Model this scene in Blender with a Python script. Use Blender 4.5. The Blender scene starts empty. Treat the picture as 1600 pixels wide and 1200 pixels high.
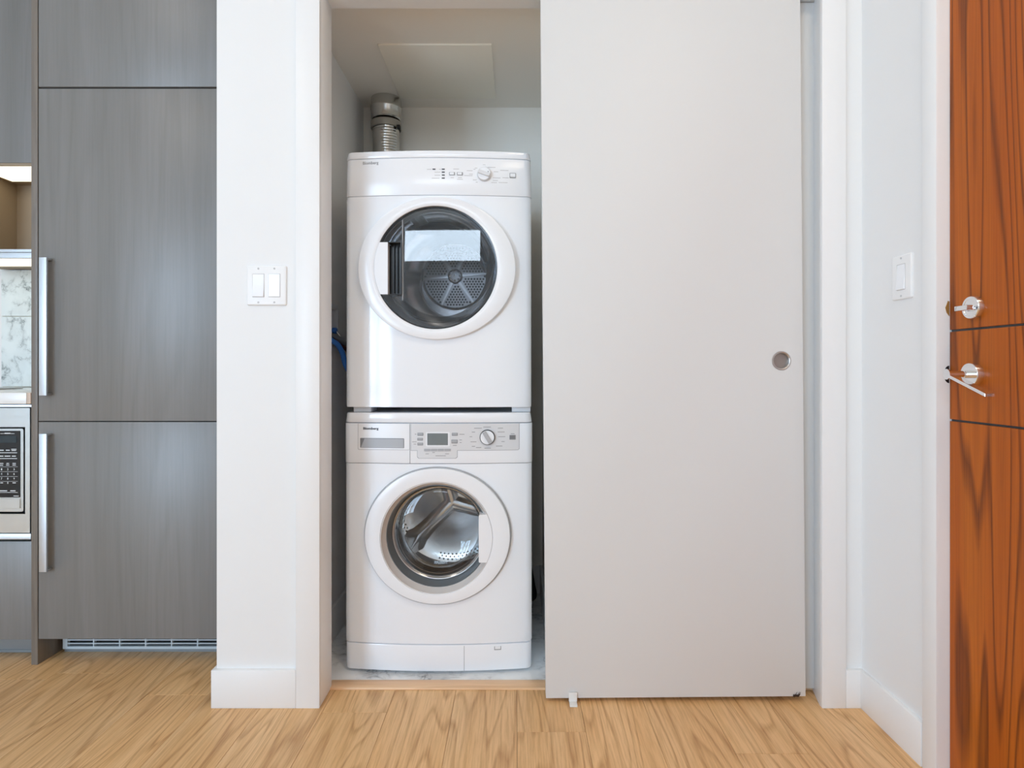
import bpy, bmesh, math, random
from mathutils import Vector, Matrix
S = bpy.context.scene
C = S.collection
random.seed(4)
PI = math.pi

# ---------------------------------------------------------------- camera
F, VX, VY, H = 950.0, 805.0, 578.0, 0.969        # focal length in px, vanishing point, eye height
cd = bpy.data.cameras.new('camera')
cam = bpy.data.objects.new('camera', cd); C.objects.link(cam)
cam.location = (0, 0, H); cam.rotation_euler = (PI/2, 0, 0)
cd.sensor_width = 36; cd.lens = 36*F/1600
cd.shift_x = -(VX-800)/1600; cd.shift_y = -(600-VY)/1600
cd.clip_start = 0.05
S.camera = cam

# ---------------------------------------------------------------- world, lights, exposure
S.view_settings.view_transform = 'Standard'
S.view_settings.look = 'None'
S.view_settings.gamma = 1.0
S.view_settings.use_curve_mapping = False
S.view_settings.exposure = 0.13
w = bpy.data.worlds.new('world'); S.world = w; w.use_nodes = True
bg = w.node_tree.nodes['Background']
bg.inputs[0].default_value = (0.80, 0.90, 1.0, 1); bg.inputs[1].default_value = 1.0
try:
    S.cycles.max_bounces = 14; S.cycles.diffuse_bounces = 10; S.cycles.glossy_bounces = 6
    S.cycles.transparent_max_bounces = 16; S.cycles.caustics_reflective = False
    S.cycles.sample_clamp_indirect = 6.0
except Exception:
    pass

def area(name, loc, rot, sx, sy, power, col):
    l = bpy.data.lights.new(name, 'AREA'); l.shape = 'RECTANGLE'; l.size = sx; l.size_y = sy
    l.energy = power; l.color = col
    o = bpy.data.objects.new(name, l); C.objects.link(o); o.location = loc; o.rotation_euler = rot
    return o
# daylight through the window in the rear wall and the one in the left wall
area('daylight_rear', (-3.0, -3.52, 1.22), (PI/2, 0, 0), 1.3, 2.3, 165, (0.72, 0.955, 1.25))
area('daylight_left', (-3.92, -2.2, 1.22), (PI/2, 0, -PI/2), 2.0, 2.3, 150, (0.72, 0.955, 1.25))
area('added_transom_light', (-0.845, -3.52, 2.59), (PI/2, 0, 0), 1.35, 0.58, 30.0, (0.80, 0.94, 1.12))  # light for the added high window, makes the bright band in the dryer glass
# unseen warm fill lights, added under the ceiling of kitchen and hall
area('kitchen_fill', (-1.6, 0.4, 2.92), (0, 0, 0), 0.5, 0.5, 6, (1.0, 0.93, 0.84))
area('hall_fill', (0.62, 0.15, 2.92), (0, 0, 0), 0.5, 0.5, 11, (1.0, 0.84, 0.66))  # added to warm the right wall and the left jamb

# ---------------------------------------------------------------- helpers
def px(x, Y): return (x-VX)*Y/F
def pz(y, Y): return H-(y-VY)*Y/F

def new_mat(name):
    m = bpy.data.materials.new(name); m.use_nodes = True
    nt = m.node_tree; b = nt.nodes['Principled BSDF']
    return m, nt, b
def lin(r, g, b):
    f = lambda v: (v/255/12.92 if v/255 <= 0.04045 else ((v/255+0.055)/1.055)**2.4)
    return (f(r), f(g), f(b), 1)
def pmat(name, col, rough=0.5, metal=0.0, coat=0.0, emit=None, estr=0, spec=None, bump=0.0, bscale=300):
    m, nt, b = new_mat(name)
    b.inputs['Base Color'].default_value = col
    b.inputs['Roughness'].default_value = rough
    b.inputs['Metallic'].default_value = metal
    b.inputs['Coat Weight'].default_value = coat
    b.inputs['Coat Roughness'].default_value = 0.05
    if spec is not None: b.inputs['Specular IOR Level'].default_value = spec
    if emit: b.inputs['Emission Color'].default_value = emit; b.inputs['Emission Strength'].default_value = estr
    if bump:
        tc = nt.nodes.new('ShaderNodeTexCoord'); n = nt.nodes.new('ShaderNodeTexNoise'); bp = nt.nodes.new('ShaderNodeBump')
        n.inputs['Scale'].default_value = bscale; n.inputs['Detail'].default_value = 3
        nt.links.new(tc.outputs['Object'], n.inputs['Vector']); nt.links.new(n.outputs['Fac'], bp.inputs['Height'])
        bp.inputs['Strength'].default_value = bump; bp.inputs['Distance'].default_value = 0.001
        nt.links.new(bp.outputs['Normal'], b.inputs['Normal'])
    return m
def ramp(nt, stops):
    r = nt.nodes.new('ShaderNodeValToRGB'); e = r.color_ramp.elements
    while len(e) < len(stops): e.new(0.5)
    for k, (p, c) in enumerate(stops): e[k].position = p; e[k].color = c
    return r
def wood(name, axis, base, dark, light, across=9, along=0.7, rings=9.0, line=0.5, fibre=0.35, rough=0.4, rnd=0.0, coat=0.0, width=0.30, spec=0.5):
    """contour lines of a stretched noise field (cathedral grain) over fine fibres"""
    m, nt, b = new_mat(name); N = nt.nodes.new; L = nt.links.new
    tc = N('ShaderNodeTexCoord'); vec = tc.outputs['Object']
    if rnd:
        oi = N('ShaderNodeObjectInfo'); ml = N('ShaderNodeMath'); ml.operation = 'MULTIPLY'; ml.inputs[1].default_value = 53.0
        L(oi.outputs['Random'], ml.inputs[0])
        cb = N('ShaderNodeCombineXYZ'); [L(ml.outputs[0], cb.inputs[k]) for k in range(3)]
        ad = N('ShaderNodeVectorMath'); ad.operation = 'ADD'; L(vec, ad.inputs[0]); L(cb.outputs[0], ad.inputs[1]); vec = ad.outputs[0]
    def stretched(ac, al):
        mp = N('ShaderNodeMapping'); s = [ac]*3; s[axis] = al
        mp.inputs['Scale'].default_value = s; L(vec, mp.inputs['Vector']); return mp.outputs['Vector']
    n1 = N('ShaderNodeTexNoise'); n1.inputs['Scale'].default_value = 1; n1.inputs['Detail'].default_value = 1.5
    n1.inputs['Roughness'].default_value = 0.35; n1.inputs['Distortion'].default_value = 0.15
    L(stretched(across, along), n1.inputs['Vector'])
    k = N('ShaderNodeMath'); k.operation = 'MULTIPLY'; k.inputs[1].default_value = rings; L(n1.outputs['Fac'], k.inputs[0])
    fr = N('ShaderNodeMath'); fr.operation = 'FRACT'; L(k.outputs[0], fr.inputs[0])
    r1 = ramp(nt, [(0.0, (line,)*3+(1,)), (0.06, (line*0.85,)*3+(1,)), (width, (0.12*line,)*3+(1,)), (0.85, (0,)*3+(1,)), (1.0, (line,)*3+(1,))])
    L(fr.outputs[0], r1.inputs[0])
    n2 = N('ShaderNodeTexNoise'); n2.inputs['Scale'].default_value = 1; n2.inputs['Detail'].default_value = 4
    n2.inputs['Roughness'].default_value = 0.65
    L(stretched(across*22, along*7), n2.inputs['Vector'])
    n3 = N('ShaderNodeTexNoise'); n3.inputs['Scale'].default_value = 1; n3.inputs['Detail'].default_value = 2
    L(stretched(across*1.3, along*0.8), n3.inputs['Vector'])
    mx = N('ShaderNodeMix'); mx.data_type = 'RGBA'; mx.inputs['A'].default_value = base; mx.inputs['B'].default_value = light
    r3 = ramp(nt, [(0.38, (0, 0, 0, 1)), (0.62, (1, 1, 1, 1))]); L(n3.outputs['Fac'], r3.inputs[0]); L(r3.outputs[0], mx.inputs['Factor'])
    m2 = N('ShaderNodeMix'); m2.data_type = 'RGBA'; L(mx.outputs['Result'], m2.inputs['A']); m2.inputs['B'].default_value = dark
    r2 = ramp(nt, [(0.42, (0, 0, 0, 1)), (0.72, (fibre,)*3+(1,))]); L(n2.outputs['Fac'], r2.inputs[0])
    a = N('ShaderNodeMath'); a.operation = 'ADD'; a.use_clamp = True; L(r1.outputs[0], a.inputs[0]); L(r2.outputs[0], a.inputs[1])
    L(a.outputs[0], m2.inputs['Factor'])
    out = m2.outputs['Result']
    if rnd:
        hs = N('ShaderNodeHueSaturation'); mr = N('ShaderNodeMapRange'); mr.inputs['To Min'].default_value = 1-rnd; mr.inputs['To Max'].default_value = 1+rnd
        L(oi.outputs['Random'], mr.inputs['Value']); L(mr.outputs[0], hs.inputs['Value']); L(out, hs.inputs['Color']); out = hs.outputs['Color']
    L(out, b.inputs['Base Color'])
    b.inputs['Roughness'].default_value = rough; b.inputs['Specular IOR Level'].default_value = spec
    b.inputs['Coat Weight'].default_value = coat; b.inputs['Coat Roughness'].default_value = 0.12
    bp = N('ShaderNodeBump'); bp.inputs['Strength'].default_value = 0.08; bp.inputs['Distance'].default_value = 0.0006
    bp.invert = True
    L(a.outputs[0], bp.inputs['Height']); L(bp.outputs['Normal'], b.inputs['Normal'])
    return m
def marble(name, base, vein, scale, rough=0.25, amount=0.8, cloud=None, dist=1.2):
    m, nt, b = new_mat(name); N = nt.nodes.new; L = nt.links.new
    tc = N('ShaderNodeTexCoord')
    mp = N('ShaderNodeMapping'); mp.inputs['Rotation'].default_value = (0.5, 0.7, 0.9); mp.inputs['Scale'].default_value = (1, 1.7, 1)
    L(tc.outputs['Object'], mp.inputs['Vector'])
    n = N('ShaderNodeTexNoise'); n.inputs['Scale'].default_value = scale; n.inputs['Detail'].default_value = 8
    n.inputs['Roughness'].default_value = 0.62; n.inputs['Distortion'].default_value = dist
    L(mp.outputs[0], n.inputs['Vector'])
    s = N('ShaderNodeMath'); s.operation = 'SUBTRACT'; s.inputs[1].default_value = 0.5; L(n.outputs['Fac'], s.inputs[0])
    ab = N('ShaderNodeMath'); ab.operation = 'ABSOLUTE'; L(s.outputs[0], ab.inputs[0])
    r = ramp(nt, [(0.0, (amount,)*3+(1,)), (0.018, (amount*0.35,)*3+(1,)), (0.07, (0, 0, 0, 1))]); L(ab.outputs[0], r.inputs[0])
    n2 = N('ShaderNodeTexNoise'); n2.inputs['Scale'].default_value = scale*0.8; n2.inputs['Detail'].default_value = 3
    L(tc.outputs['Object'], n2.inputs['Vector'])
    r2 = ramp(nt, [(0.42, (0, 0, 0, 1)), (0.68, (1, 1, 1, 1))]); L(n2.outputs['Fac'], r2.inputs[0])
    mu = N('ShaderNodeMath'); mu.operation = 'MULTIPLY'; L(r.outputs[0], mu.inputs[0]); L(r2.outputs[0], mu.inputs[1])
    ct = N('ShaderNodeMath'); ct.operation = 'MULTIPLY_ADD'; ct.use_clamp = True; L(r2.outputs[0], ct.inputs[0])
    ct.inputs[1].default_value = 0.16 if cloud is None else cloud; L(mu.outputs[0], ct.inputs[2])
    mx = N('ShaderNodeMix'); mx.data_type = 'RGBA'; mx.inputs['A'].default_value = base; mx.inputs['B'].default_value = vein
    L(ct.outputs[0], mx.inputs['Factor']); L(mx.outputs['Result'], b.inputs['Base Color']); b.inputs['Roughness'].default_value = rough
    return m
def steel(name, col, rough, axis=0, br=0.12):
    m, nt, b = new_mat(name); N = nt.nodes.new; L = nt.links.new
    b.inputs['Base Color'].default_value = col; b.inputs['Metallic'].default_value = 1.0
    tc = N('ShaderNodeTexCoord'); mp = N('ShaderNodeMapping'); s = [400]*3; s[axis] = 6; mp.inputs['Scale'].default_value = s
    n = N('ShaderNodeTexNoise'); n.inputs['Scale'].default_value = 1; n.inputs['Detail'].default_value = 2
    L(tc.outputs['Object'], mp.inputs['Vector']); L(mp.outputs[0], n.inputs['Vector'])
    mr = N('ShaderNodeMapRange'); mr.inputs['To Min'].default_value = rough-br/2; mr.inputs['To Max'].default_value = rough+br/2
    L(n.outputs['Fac'], mr.inputs['Value']); L(mr.outputs[0], b.inputs['Roughness'])
    return m
def glass(name, tint, ior=1.5, boost=1.0):
    m = bpy.data.materials.new(name); m.use_nodes = True; nt = m.node_tree; nt.nodes.clear(); N = nt.nodes.new; L = nt.links.new
    o = N('ShaderNodeOutputMaterial'); t = N('ShaderNodeBsdfTransparent'); g = N('ShaderNodeBsdfGlossy'); f = N('ShaderNodeFresnel'); mx = N('ShaderNodeMixShader')
    t.inputs[0].default_value = tint; g.inputs['Roughness'].default_value = 0.01; f.inputs['IOR'].default_value = ior
    mu = N('ShaderNodeMath'); mu.operation = 'MULTIPLY'; mu.use_clamp = True; mu.inputs[1].default_value = boost
    L(f.outputs[0], mu.inputs[0]); L(mu.outputs[0], mx.inputs[0]); L(t.outputs[0], mx.inputs[1]); L(g.outputs[0], mx.inputs[2]); L(mx.outputs[0], o.inputs[0])
    return m

M = {}
M['paint'] = pmat('wall_paint', (0.80, 0.805, 0.805, 1), 0.55, bump=0.05, bscale=220)
M['trim'] = pmat('trim_paint', (0.83, 0.833, 0.833, 1), 0.38)
M['door'] = pmat('sliding_door_paint', (0.70, 0.70, 0.692, 1), 0.5, spec=0.25, bump=0.04, bscale=400)
M['ceiling'] = pmat('ceiling_paint', (0.78, 0.77, 0.74, 1), 0.7)
M['closet'] = pmat('closet_paint_lightened', (0.86, 0.83, 0.77, 1), 0.6)  # lighter and warmer than the wall paint, standing in for light in the closet
M['hatch'] = pmat('hatch_paint', (0.90, 0.87, 0.78, 1), 0.6)
M['laminate'] = wood('grey_laminate', 2, lin(124, 123, 121), lin(108, 106, 103), lin(131, 130, 129), across=6, along=0.5, rings=7, line=0.20, fibre=0.28, rough=0.36)
M['laminate_side'] = wood('grey_laminate_edge', 2, lin(122, 114, 106), lin(98, 90, 84), lin(130, 124, 116), across=11, along=0.8, rings=6, line=0.2, fibre=0.5, rough=0.4)
M['walnut'] = wood('walnut_veneer', 2, lin(176, 86, 16), lin(84, 36, 8), lin(194, 106, 26), across=7.5, along=0.42, rings=17, line=0.66, fibre=0.26, rough=0.36, width=0.24, spec=0.25)
M['oak'] = wood('oak_plank', 1, lin(228, 184, 130), lin(170, 120, 70), lin(235, 195, 144), across=9, along=0.95, rings=11, line=0.46, fibre=0.50, width=0.24, rough=0.36, rnd=0.05, spec=0.35)
M['threshold'] = wood('threshold_oak', 0, lin(236, 194, 152), lin(190, 142, 98), lin(242, 206, 164), across=20, along=1.0, rings=4, line=0.3, fibre=0.4, rough=0.35)
M['subfloor'] = pmat('subfloor', (0.05, 0.035, 0.02, 1), 0.9)
M['marble_floor'] = marble('marble_floor', lin(240, 242, 242), lin(120, 124, 128), 9, 0.25, 0.9, 0.35)
M['marble_tile'] = marble('marble_tile', lin(228, 236, 236), lin(104, 116, 118), 11, 0.2, 1.0, 0.16, 0.35)
M['grout'] = pmat('grout', lin(214, 204, 184), 0.8)
M['appliance'] = pmat('white_enamel', (0.87, 0.895, 0.93, 1), 0.09, spec=0.4)
M['plastic'] = pmat('white_plastic', (0.86, 0.878, 0.905, 1), 0.2, spec=0.4)
M['plastic_panel'] = pmat('panel_plastic', (0.70, 0.705, 0.72, 1), 0.32)
M['lip'] = pmat('pale_lip_plastic', (0.66, 0.63, 0.61, 1), 0.3)
M['groove'] = pmat('dark_gap', (0.05, 0.05, 0.055, 1), 0.7)
M['liner'] = pmat('grey_liner', (0.20, 0.205, 0.215, 1), 0.3)
M['grey'] = pmat('grey_plastic', (0.30, 0.31, 0.32, 1), 0.35)
M['midgrey'] = pmat('mid_grey_plastic', (0.42, 0.43, 0.45, 1), 0.35)
M['rubber'] = pmat('grey_rubber', (0.12, 0.135, 0.145, 1), 0.38)
M['black'] = pmat('black_plastic', (0.012, 0.012, 0.013, 1), 0.25)
M['blackmat'] = pmat('black_rubber', (0.015, 0.015, 0.015, 1), 0.7)
M['ink'] = pmat('grey_ink', (0.32, 0.32, 0.33, 1), 0.6)
M['inkpale'] = pmat('pale_ink', (0.54, 0.54, 0.55, 1), 0.6)
M['inkdark'] = pmat('dark_ink', (0.03, 0.03, 0.035, 1), 0.5)
M['inkwhite'] = pmat('white_ink', (0.75, 0.78, 0.80, 1), 0.5)
M['lcd'] = pmat('lcd', lin(118, 126, 128), 0.15)
M['mwlcd'] = pmat('microwave_lcd', lin(44, 56, 62), 0.1)
M['drum'] = steel('drum_steel', (0.74, 0.74, 0.75, 1), 0.22, 1)
M['drumdark'] = steel('drum_back_steel', (0.50, 0.50, 0.51, 1), 0.30, 0)
M['platesteel'] = steel('plate_steel', (0.34, 0.34, 0.35, 1), 0.34, 0)
M['stainless'] = steel('brushed_stainless', (0.66, 0.68, 0.67, 1), 0.32, 0)
M['alu'] = steel('satin_aluminium', (0.68, 0.73, 0.78, 1), 0.50, 2, 0.08)
M['chrome'] = pmat('chrome', (0.86, 0.86, 0.87, 1), 0.08, 1.0)
M['satin'] = pmat('satin_nickel', (0.62, 0.60, 0.58, 1), 0.3, 1.0)
M['pull'] = pmat('pull_cup', (0.42, 0.40, 0.385, 1), 0.38, 0.8)
M['foil'] = pmat('duct_foil', (0.66, 0.65, 0.62, 1), 0.22, 1.0, bump=0.6, bscale=60)
M['tape'] = pmat('duct_tape', (0.40, 0.38, 0.34, 1), 0.4, 0.5, bump=0.4, bscale=60)
M['glass'] = glass('window_glass', (0.96, 0.98, 0.98, 1))
M['doorglass'] = glass('dark_door_glass', (0.62, 0.64, 0.67, 1), 1.5, 1.9)
M['bowl'] = glass('clear_bowl_glass', (0.93, 0.945, 0.95, 1), 1.5, 0.8)
M['clip'] = pmat('clear_plastic', (0.90, 0.90, 0.88, 1), 0.3)
M['clip'].node_tree.nodes['Principled BSDF'].inputs['Transmission Weight'].default_value = 0.15
M['blue'] = pmat('blue_plastic', lin(48, 120, 208), 0.35)
M['red'] = pmat('red_rubber', lin(92, 36, 36), 0.5)
M['hose'] = pmat('grey_hose', lin(128, 130, 134), 0.5)
M['box'] = pmat('white_box_plastic', (0.72, 0.74, 0.78, 1), 0.4)
M['brass'] = pmat('worn_brass', lin(190, 150, 84), 0.4, 0.6)
M['led'] = pmat('led_diffuser', (0.9, 0.88, 0.8, 1), 0.4, emit=(1.0, 0.91, 0.66, 1), estr=1.35)
M['counter'] = pmat('white_quartz', (0.80, 0.80, 0.79, 1), 0.2)
M['filler'] = pmat('beige_filler', lin(206, 186, 170), 0.5)
M['kick'] = pmat('kick_metal', lin(150, 156, 160), 0.35, 0.5)
M['grille'] = pmat('grille_white', lin(205, 216, 222), 0.4)
M['darkbox'] = pmat('dark_void', (0.02, 0.02, 0.02, 1), 0.8)
M['niche'] = pmat('niche_board', lin(158, 140, 118), 0.5)
M['splinter'] = pmat('splintered_core', lin(58, 40, 26), 0.8)

WO = {}                                            # world origin of every object
def link(name, me, mat, parent=None, smooth=False):
    if mat is not None: me.materials.append(mat)
    o = bpy.data.objects.new(name, me); C.objects.link(o)
    if parent is not None: o.parent = parent
    if smooth:
        for p in me.polygons: p.use_smooth = True
        try: me.set_sharp_from_angle(angle=math.radians(38))
        except Exception: pass
    return o
def obj(name, bm, mat, parent=None, smooth=False, origin=None):
    """bmesh in world coordinates -> one object; its origin is its parent's, or the centre of its base"""
    if parent is not None: og = WO[parent.name]
    elif origin is not None: og = Vector(origin)
    else:
        xs = [v.co for v in bm.verts]
        og = Vector(((min(v.x for v in xs)+max(v.x for v in xs))/2, (min(v.y for v in xs)+max(v.y for v in xs))/2, min(v.z for v in xs)))
    bmesh.ops.translate(bm, vec=-og, verts=bm.verts)
    me = bpy.data.meshes.new(name); bm.to_mesh(me); bm.free()
    o = link(name, me, mat, parent, smooth)
    if parent is None: o.location = og
    WO[o.name] = og
    return o
def thing(name, label, cat, loc, group=None):
    o = bpy.data.objects.new(name, None); C.objects.link(o); o.location = loc; WO[o.name] = Vector(loc)
    o.empty_display_size = 0.05
    return tag(o, label, cat, group)
def tag(o, label, cat=None, group=None):
    o['label'] = label
    if cat: o['category'] = cat
    if group: o['group'] = group
    return o
def struct(o, label=None):
    o['kind'] = 'structure'
    if label: o['label'] = label
    return o
def B(): return bmesh.new()
def box(bm, x0, x1, y0, y1, z0, z1, bev=0.0, seg=2):
    t = bmesh.new()
    bmesh.ops.create_cube(t, size=1)
    for v in t.verts:
        v.co = Vector(((x0+x1)/2+v.co.x*(x1-x0), (y0+y1)/2+v.co.y*(y1-y0), (z0+z1)/2+v.co.z*(z1-z0)))
    if bev: bmesh.ops.bevel(t, geom=list(t.edges), offset=bev, segments=seg, profile=0.5, affect='EDGES')
    merge(bm, t); return bm
def merge(bm, t):
    me = bpy.data.meshes.new('tmp'); t.to_mesh(me); t.free(); bm.from_mesh(me); bpy.data.meshes.remove(me)
def bx(*a, **k): return box(B(), *a, **k)
def prism(bm, pts, f0, f1, caps=True):
    """closed outline pts; f0/f1 map an outline point to its two ends"""
    a = [bm.verts.new(f0(p)) for p in pts]; b = [bm.verts.new(f1(p)) for p in pts]; n = len(pts)
    for i in range(n): bm.faces.new((a[i], a[(i+1) % n], b[(i+1) % n], b[i]))
    if caps: bm.faces.new(a[::-1]); bm.faces.new(b)
    bmesh.ops.recalc_face_normals(bm, faces=bm.faces); return bm
def lathe(bm, cx, cz, prof, n=96, axis='y', closed=False):
    """profile (r, y) turned about the depth axis through (cx, cz); axis 'z': (r, z) about vertical through (cx, cz)=(x, y); axis 'x': (r, x) about (y, z)"""
    rings = []
    for r, t in prof:
        row = []
        if r < 1e-6:
            co = {'y': (cx, t, cz), 'z': (cx, cz, t), 'x': (t, cx, cz)}[axis]
            row = [bm.verts.new(co)]
        else:
            for i in range(n):
                a = 2*PI*i/n; u, v = r*math.cos(a), r*math.sin(a)
                row.append(bm.verts.new({'y': (cx+u, t, cz+v), 'z': (cx+u, cz+v, t), 'x': (t, cx+u, cz+v)}[axis]))
        rings.append(row)
    if closed: rings.append(rings[0])
    for a, b in zip(rings, rings[1:]):
        for i in range(n):
            j = (i+1) % n
            if len(a) == 1 and len(b) == 1: continue
            if len(a) == 1: bm.faces.new((a[0], b[j], b[i]))
            elif len(b) == 1: bm.faces.new((a[i], a[j], b[0]))
            else: bm.faces.new((a[i], a[j], b[j], b[i]))
    bmesh.ops.recalc_face_normals(bm, faces=bm.faces); return bm
def loops(bm, rows, closed=False):
    vs = [[bm.verts.new(p) for p in r] for r in rows]; n = len(rows[0])
    if closed: vs.append(vs[0])
    for a, b in zip(vs, vs[1:]):
        for i in range(n):
            j = (i+1) % n; bm.faces.new((a[i], a[j], b[j], b[i]))
    bmesh.ops.recalc_face_normals(bm, faces=bm.faces); return bm
def smooth_path(p, k=8):
    p = [Vector(q) for q in p]; out = []
    for i in range(len(p)-1):
        a, b, c, d = p[max(i-1, 0)], p[i], p[i+1], p[min(i+2, len(p)-1)]
        for j in range(k):
            t = j/k
            out.append(0.5*((2*b)+(c-a)*t+(2*a-5*b+4*c-d)*t*t+(3*b-a-3*c+d)*t**3))
    out.append(p[-1]); return out
def tube(bm, pts, r, n=12, ridge=0.0):
    pts = [Vector(p) for p in pts]; rows = []; up = Vector((0.13, 0.21, 0.97)).normalized()
    for i, p in enumerate(pts):
        d = (pts[min(i+1, len(pts)-1)]-pts[max(i-1, 0)]).normalized()
        a = d.cross(up)
        if a.length < 1e-3: a = d.cross(Vector((1, 0, 0)))
        a.normalize(); b = d.cross(a)
        rr = r*(1+(ridge if i % 2 else 0))
        rows.append([p+a*rr*math.cos(2*PI*k/n)+b*rr*math.sin(2*PI*k/n) for k in range(n)])
    vs = [[bm.verts.new(q) for q in row] for row in rows]
    for a, b in zip(vs, vs[1:]):
        for i in range(n): bm.faces.new((a[i], a[(i+1) % n], b[(i+1) % n], b[i]))
    bm.faces.new(vs[0][::-1]); bm.faces.new(vs[-1]); bmesh.ops.recalc_face_normals(bm, faces=bm.faces); return bm
def rrect(x0, x1, z0, z1, r, k=5):
    out = []
    for cx, cz, a0 in ((x1-r, z1-r, 0), (x0+r, z1-r, PI/2), (x0+r, z0+r, PI), (x1-r, z0+r, 1.5*PI)):
        for i in range(k+1):
            a = a0+PI/2*i/k; out.append((cx+r*math.cos(a), cz+r*math.sin(a)))
    return out
def text_bm(body, x, z, wid, hei, yf, bold=0.0, thick=0.0006):
    """flat lettering on a front face; yf(x) gives the depth of that face"""
    cu = bpy.data.curves.new('lettering', 'FONT'); cu.body = body; cu.size = 1; cu.offset = bold; cu.extrude = 0.5; cu.resolution_u = 3
    o = bpy.data.objects.new('lettering', cu); C.objects.link(o)
    dg = bpy.context.evaluated_depsgraph_get(); dg.update()
    me = bpy.data.meshes.new_from_object(o.evaluated_get(dg)); bpy.data.objects.remove(o); bpy.data.curves.remove(cu)
    bm = B(); bm.from_mesh(me); bpy.data.meshes.remove(me)
    x0 = min(v.co.x for v in bm.verts); x1 = max(v.co.x for v in bm.verts); z0 = min(v.co.y for v in bm.verts); z1 = max(v.co.y for v in bm.verts)
    for v in bm.verts:
        X = x+(v.co.x-x0)/(x1-x0)*wid; Z = z+(v.co.y-z0)/(z1-z0)*hei
        v.co = Vector((X, yf(X)-thick*(0.5-v.co.z if v.co.z < 0 else 0.5-v.co.z) - 0.0002, Z))
    bmesh.ops.recalc_face_normals(bm, faces=bm.faces)
    return bm

# ================================================================ SETTING
YP = 1.740            # casing and baseboard face
YW = 1.754            # wall face
YJ = 1.857            # back of the jambs
XL, XR = -0.5605, 0.879
ZT = 2.085
CZ = 2.114            # closet ceiling
ZC = 2.95
# floor planks
fl = struct(obj('floor', bx(-3.9, 1.3, -3.5, 2.66, -0.05, -0.0085), M['subfloor'], origin=(0, 0, -0.05)), 'light oak plank floor')
PW = 0.184
k0 = -20
row = 0
plank_mesh = {}
for k in range(-19, 8):
    x0 = -0.363+PW*k; x1 = x0+PW
    if x1 < -3.8 or x0 > 1.25: continue
    yend = 2.60 if x0 < -0.861 else 1.841
    y = -3.45+(0.37*((k*7) % 11)/4.0) % 1.2 - 1.2
    if abs(x0+1.467) < 0.02: y = 1.943-1.2*4
    while y < yend-0.02:
        a, b = max(y, -3.45), min(y+1.2, yend)
        y += 1.2
        if b-a < 0.03: continue
        key = round(b-a, 3)
        if key not in plank_mesh:
            t = bx(-PW/2+0.0004, PW/2-0.0004, -key/2+0.0004, key/2-0.0004, -0.008, 0, bev=0.0005, seg=1)
            me = bpy.data.meshes.new('plank'); t.to_mesh(me); t.free(); me.materials.append(M['oak']); plank_mesh[key] = me
        o = bpy.data.objects.new('plank', plank_mesh[key]); C.objects.link(o); o.parent = fl
        o.location = Vector(((x0+x1)/2, (a+b)/2, 0))-Vector((0, 0, -0.05))
struct(obj('floor_closet', bx(-0.672, 0.9, 1.885, 2.66, -0.04, 0.0), M['marble_floor']), 'grey veined marble closet floor')
struct(obj('trim_1', bx(XL-0.01, XR+0.03, 1.8415, 1.892, -0.008, 0.006, bev=0.003), M['threshold'], smooth=True), 'light oak threshold strip in front of the washer')

# ceiling of the room, and dropped closet ceiling
struct(obj('ceiling', bx(-3.9, 1.3, -3.5, 1.86, ZC, ZC+0.1), M['ceiling']), 'room ceiling')
bm = bx(-3.9, -0.66, 1.86, 2.75, ZC, ZC+0.1)
struct(obj('ceiling_kitchen', bm, M['ceiling']), 'kitchen ceiling')
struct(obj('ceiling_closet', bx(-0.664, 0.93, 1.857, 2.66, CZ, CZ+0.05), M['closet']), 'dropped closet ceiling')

# walls
def wall(name, bm, label, mat='paint'): return struct(obj(name, bm, M[mat]), label)
# pier between kitchen and closet, with the recess of the valve box cut into its closet side
bm = B()
RY0, RY1, RZ0, RZ1 = 2.11, 2.262, 1.052, 1.196
box(bm, -0.861, XL-0.012, YW, YJ, 0, ZC)
for y0, y1, z0, z1 in ((YJ, RY0, 0, ZC), (RY1, 2.655, 0, ZC), (RY0, RY1, 0, RZ0), (RY0, RY1, RZ1, ZC)):
    box(bm, -0.861, -0.662, y0, y1, z0, z1)
box(bm, -0.861, -0.75, RY0, RY1, RZ0, RZ1)
wall('wall_pier', bm, 'white pier wall between the grey cabinets and the closet')
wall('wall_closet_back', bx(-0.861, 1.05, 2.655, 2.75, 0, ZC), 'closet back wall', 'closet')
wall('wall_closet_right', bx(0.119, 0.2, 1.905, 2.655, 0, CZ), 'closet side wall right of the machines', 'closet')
wall('wall_header', bx(XL-0.012, XR+0.02, YW, YJ, ZT, ZC), 'wall above the closet opening')
wall('wall_hall_end', bx(0.903, 1.0, YW, 2.655, 0, ZC), 'white wall right of the sliding doors')
wall('wall_kitchen', bx(-3.9, -0.861, 2.61, 2.75, 0, ZC), 'kitchen back wall')
wall('wall_left', box(box(box(box(B(), -3.9, -3.8, -3.5, -3.2, 0, ZC), -3.9, -3.8, -1.2, 2.61, 0, ZC), -3.9, -3.8, -3.2, -1.2, 0, 0.06), -3.9, -3.8, -3.2, -1.2, 2.38, ZC), 'left wall with a window')
bm = B()
for a in ((-3.9, -3.7, 0, ZC), (-2.3, -1.52, 0, ZC), (-0.17, 1.3, 0, ZC), (-1.52, -0.17, 0, 2.30), (-1.52, -0.17, 2.88, ZC), (-3.7, -2.3, 0, 0.06), (-3.7, -2.3, 2.38, ZC)):
    box(bm, a[0], a[1], -3.5, -3.4, a[2], a[3])
wall('wall_rear', bm, 'wall behind the camera with a window')
wall('wall_rear_right', bx(0.30, 1.1, -3.4, -0.55, 0, ZC), 'side wall behind the camera')
YD0, YD1 = 0.53, 1.431   # entry door
XD = 1.021
bm = B()
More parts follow.
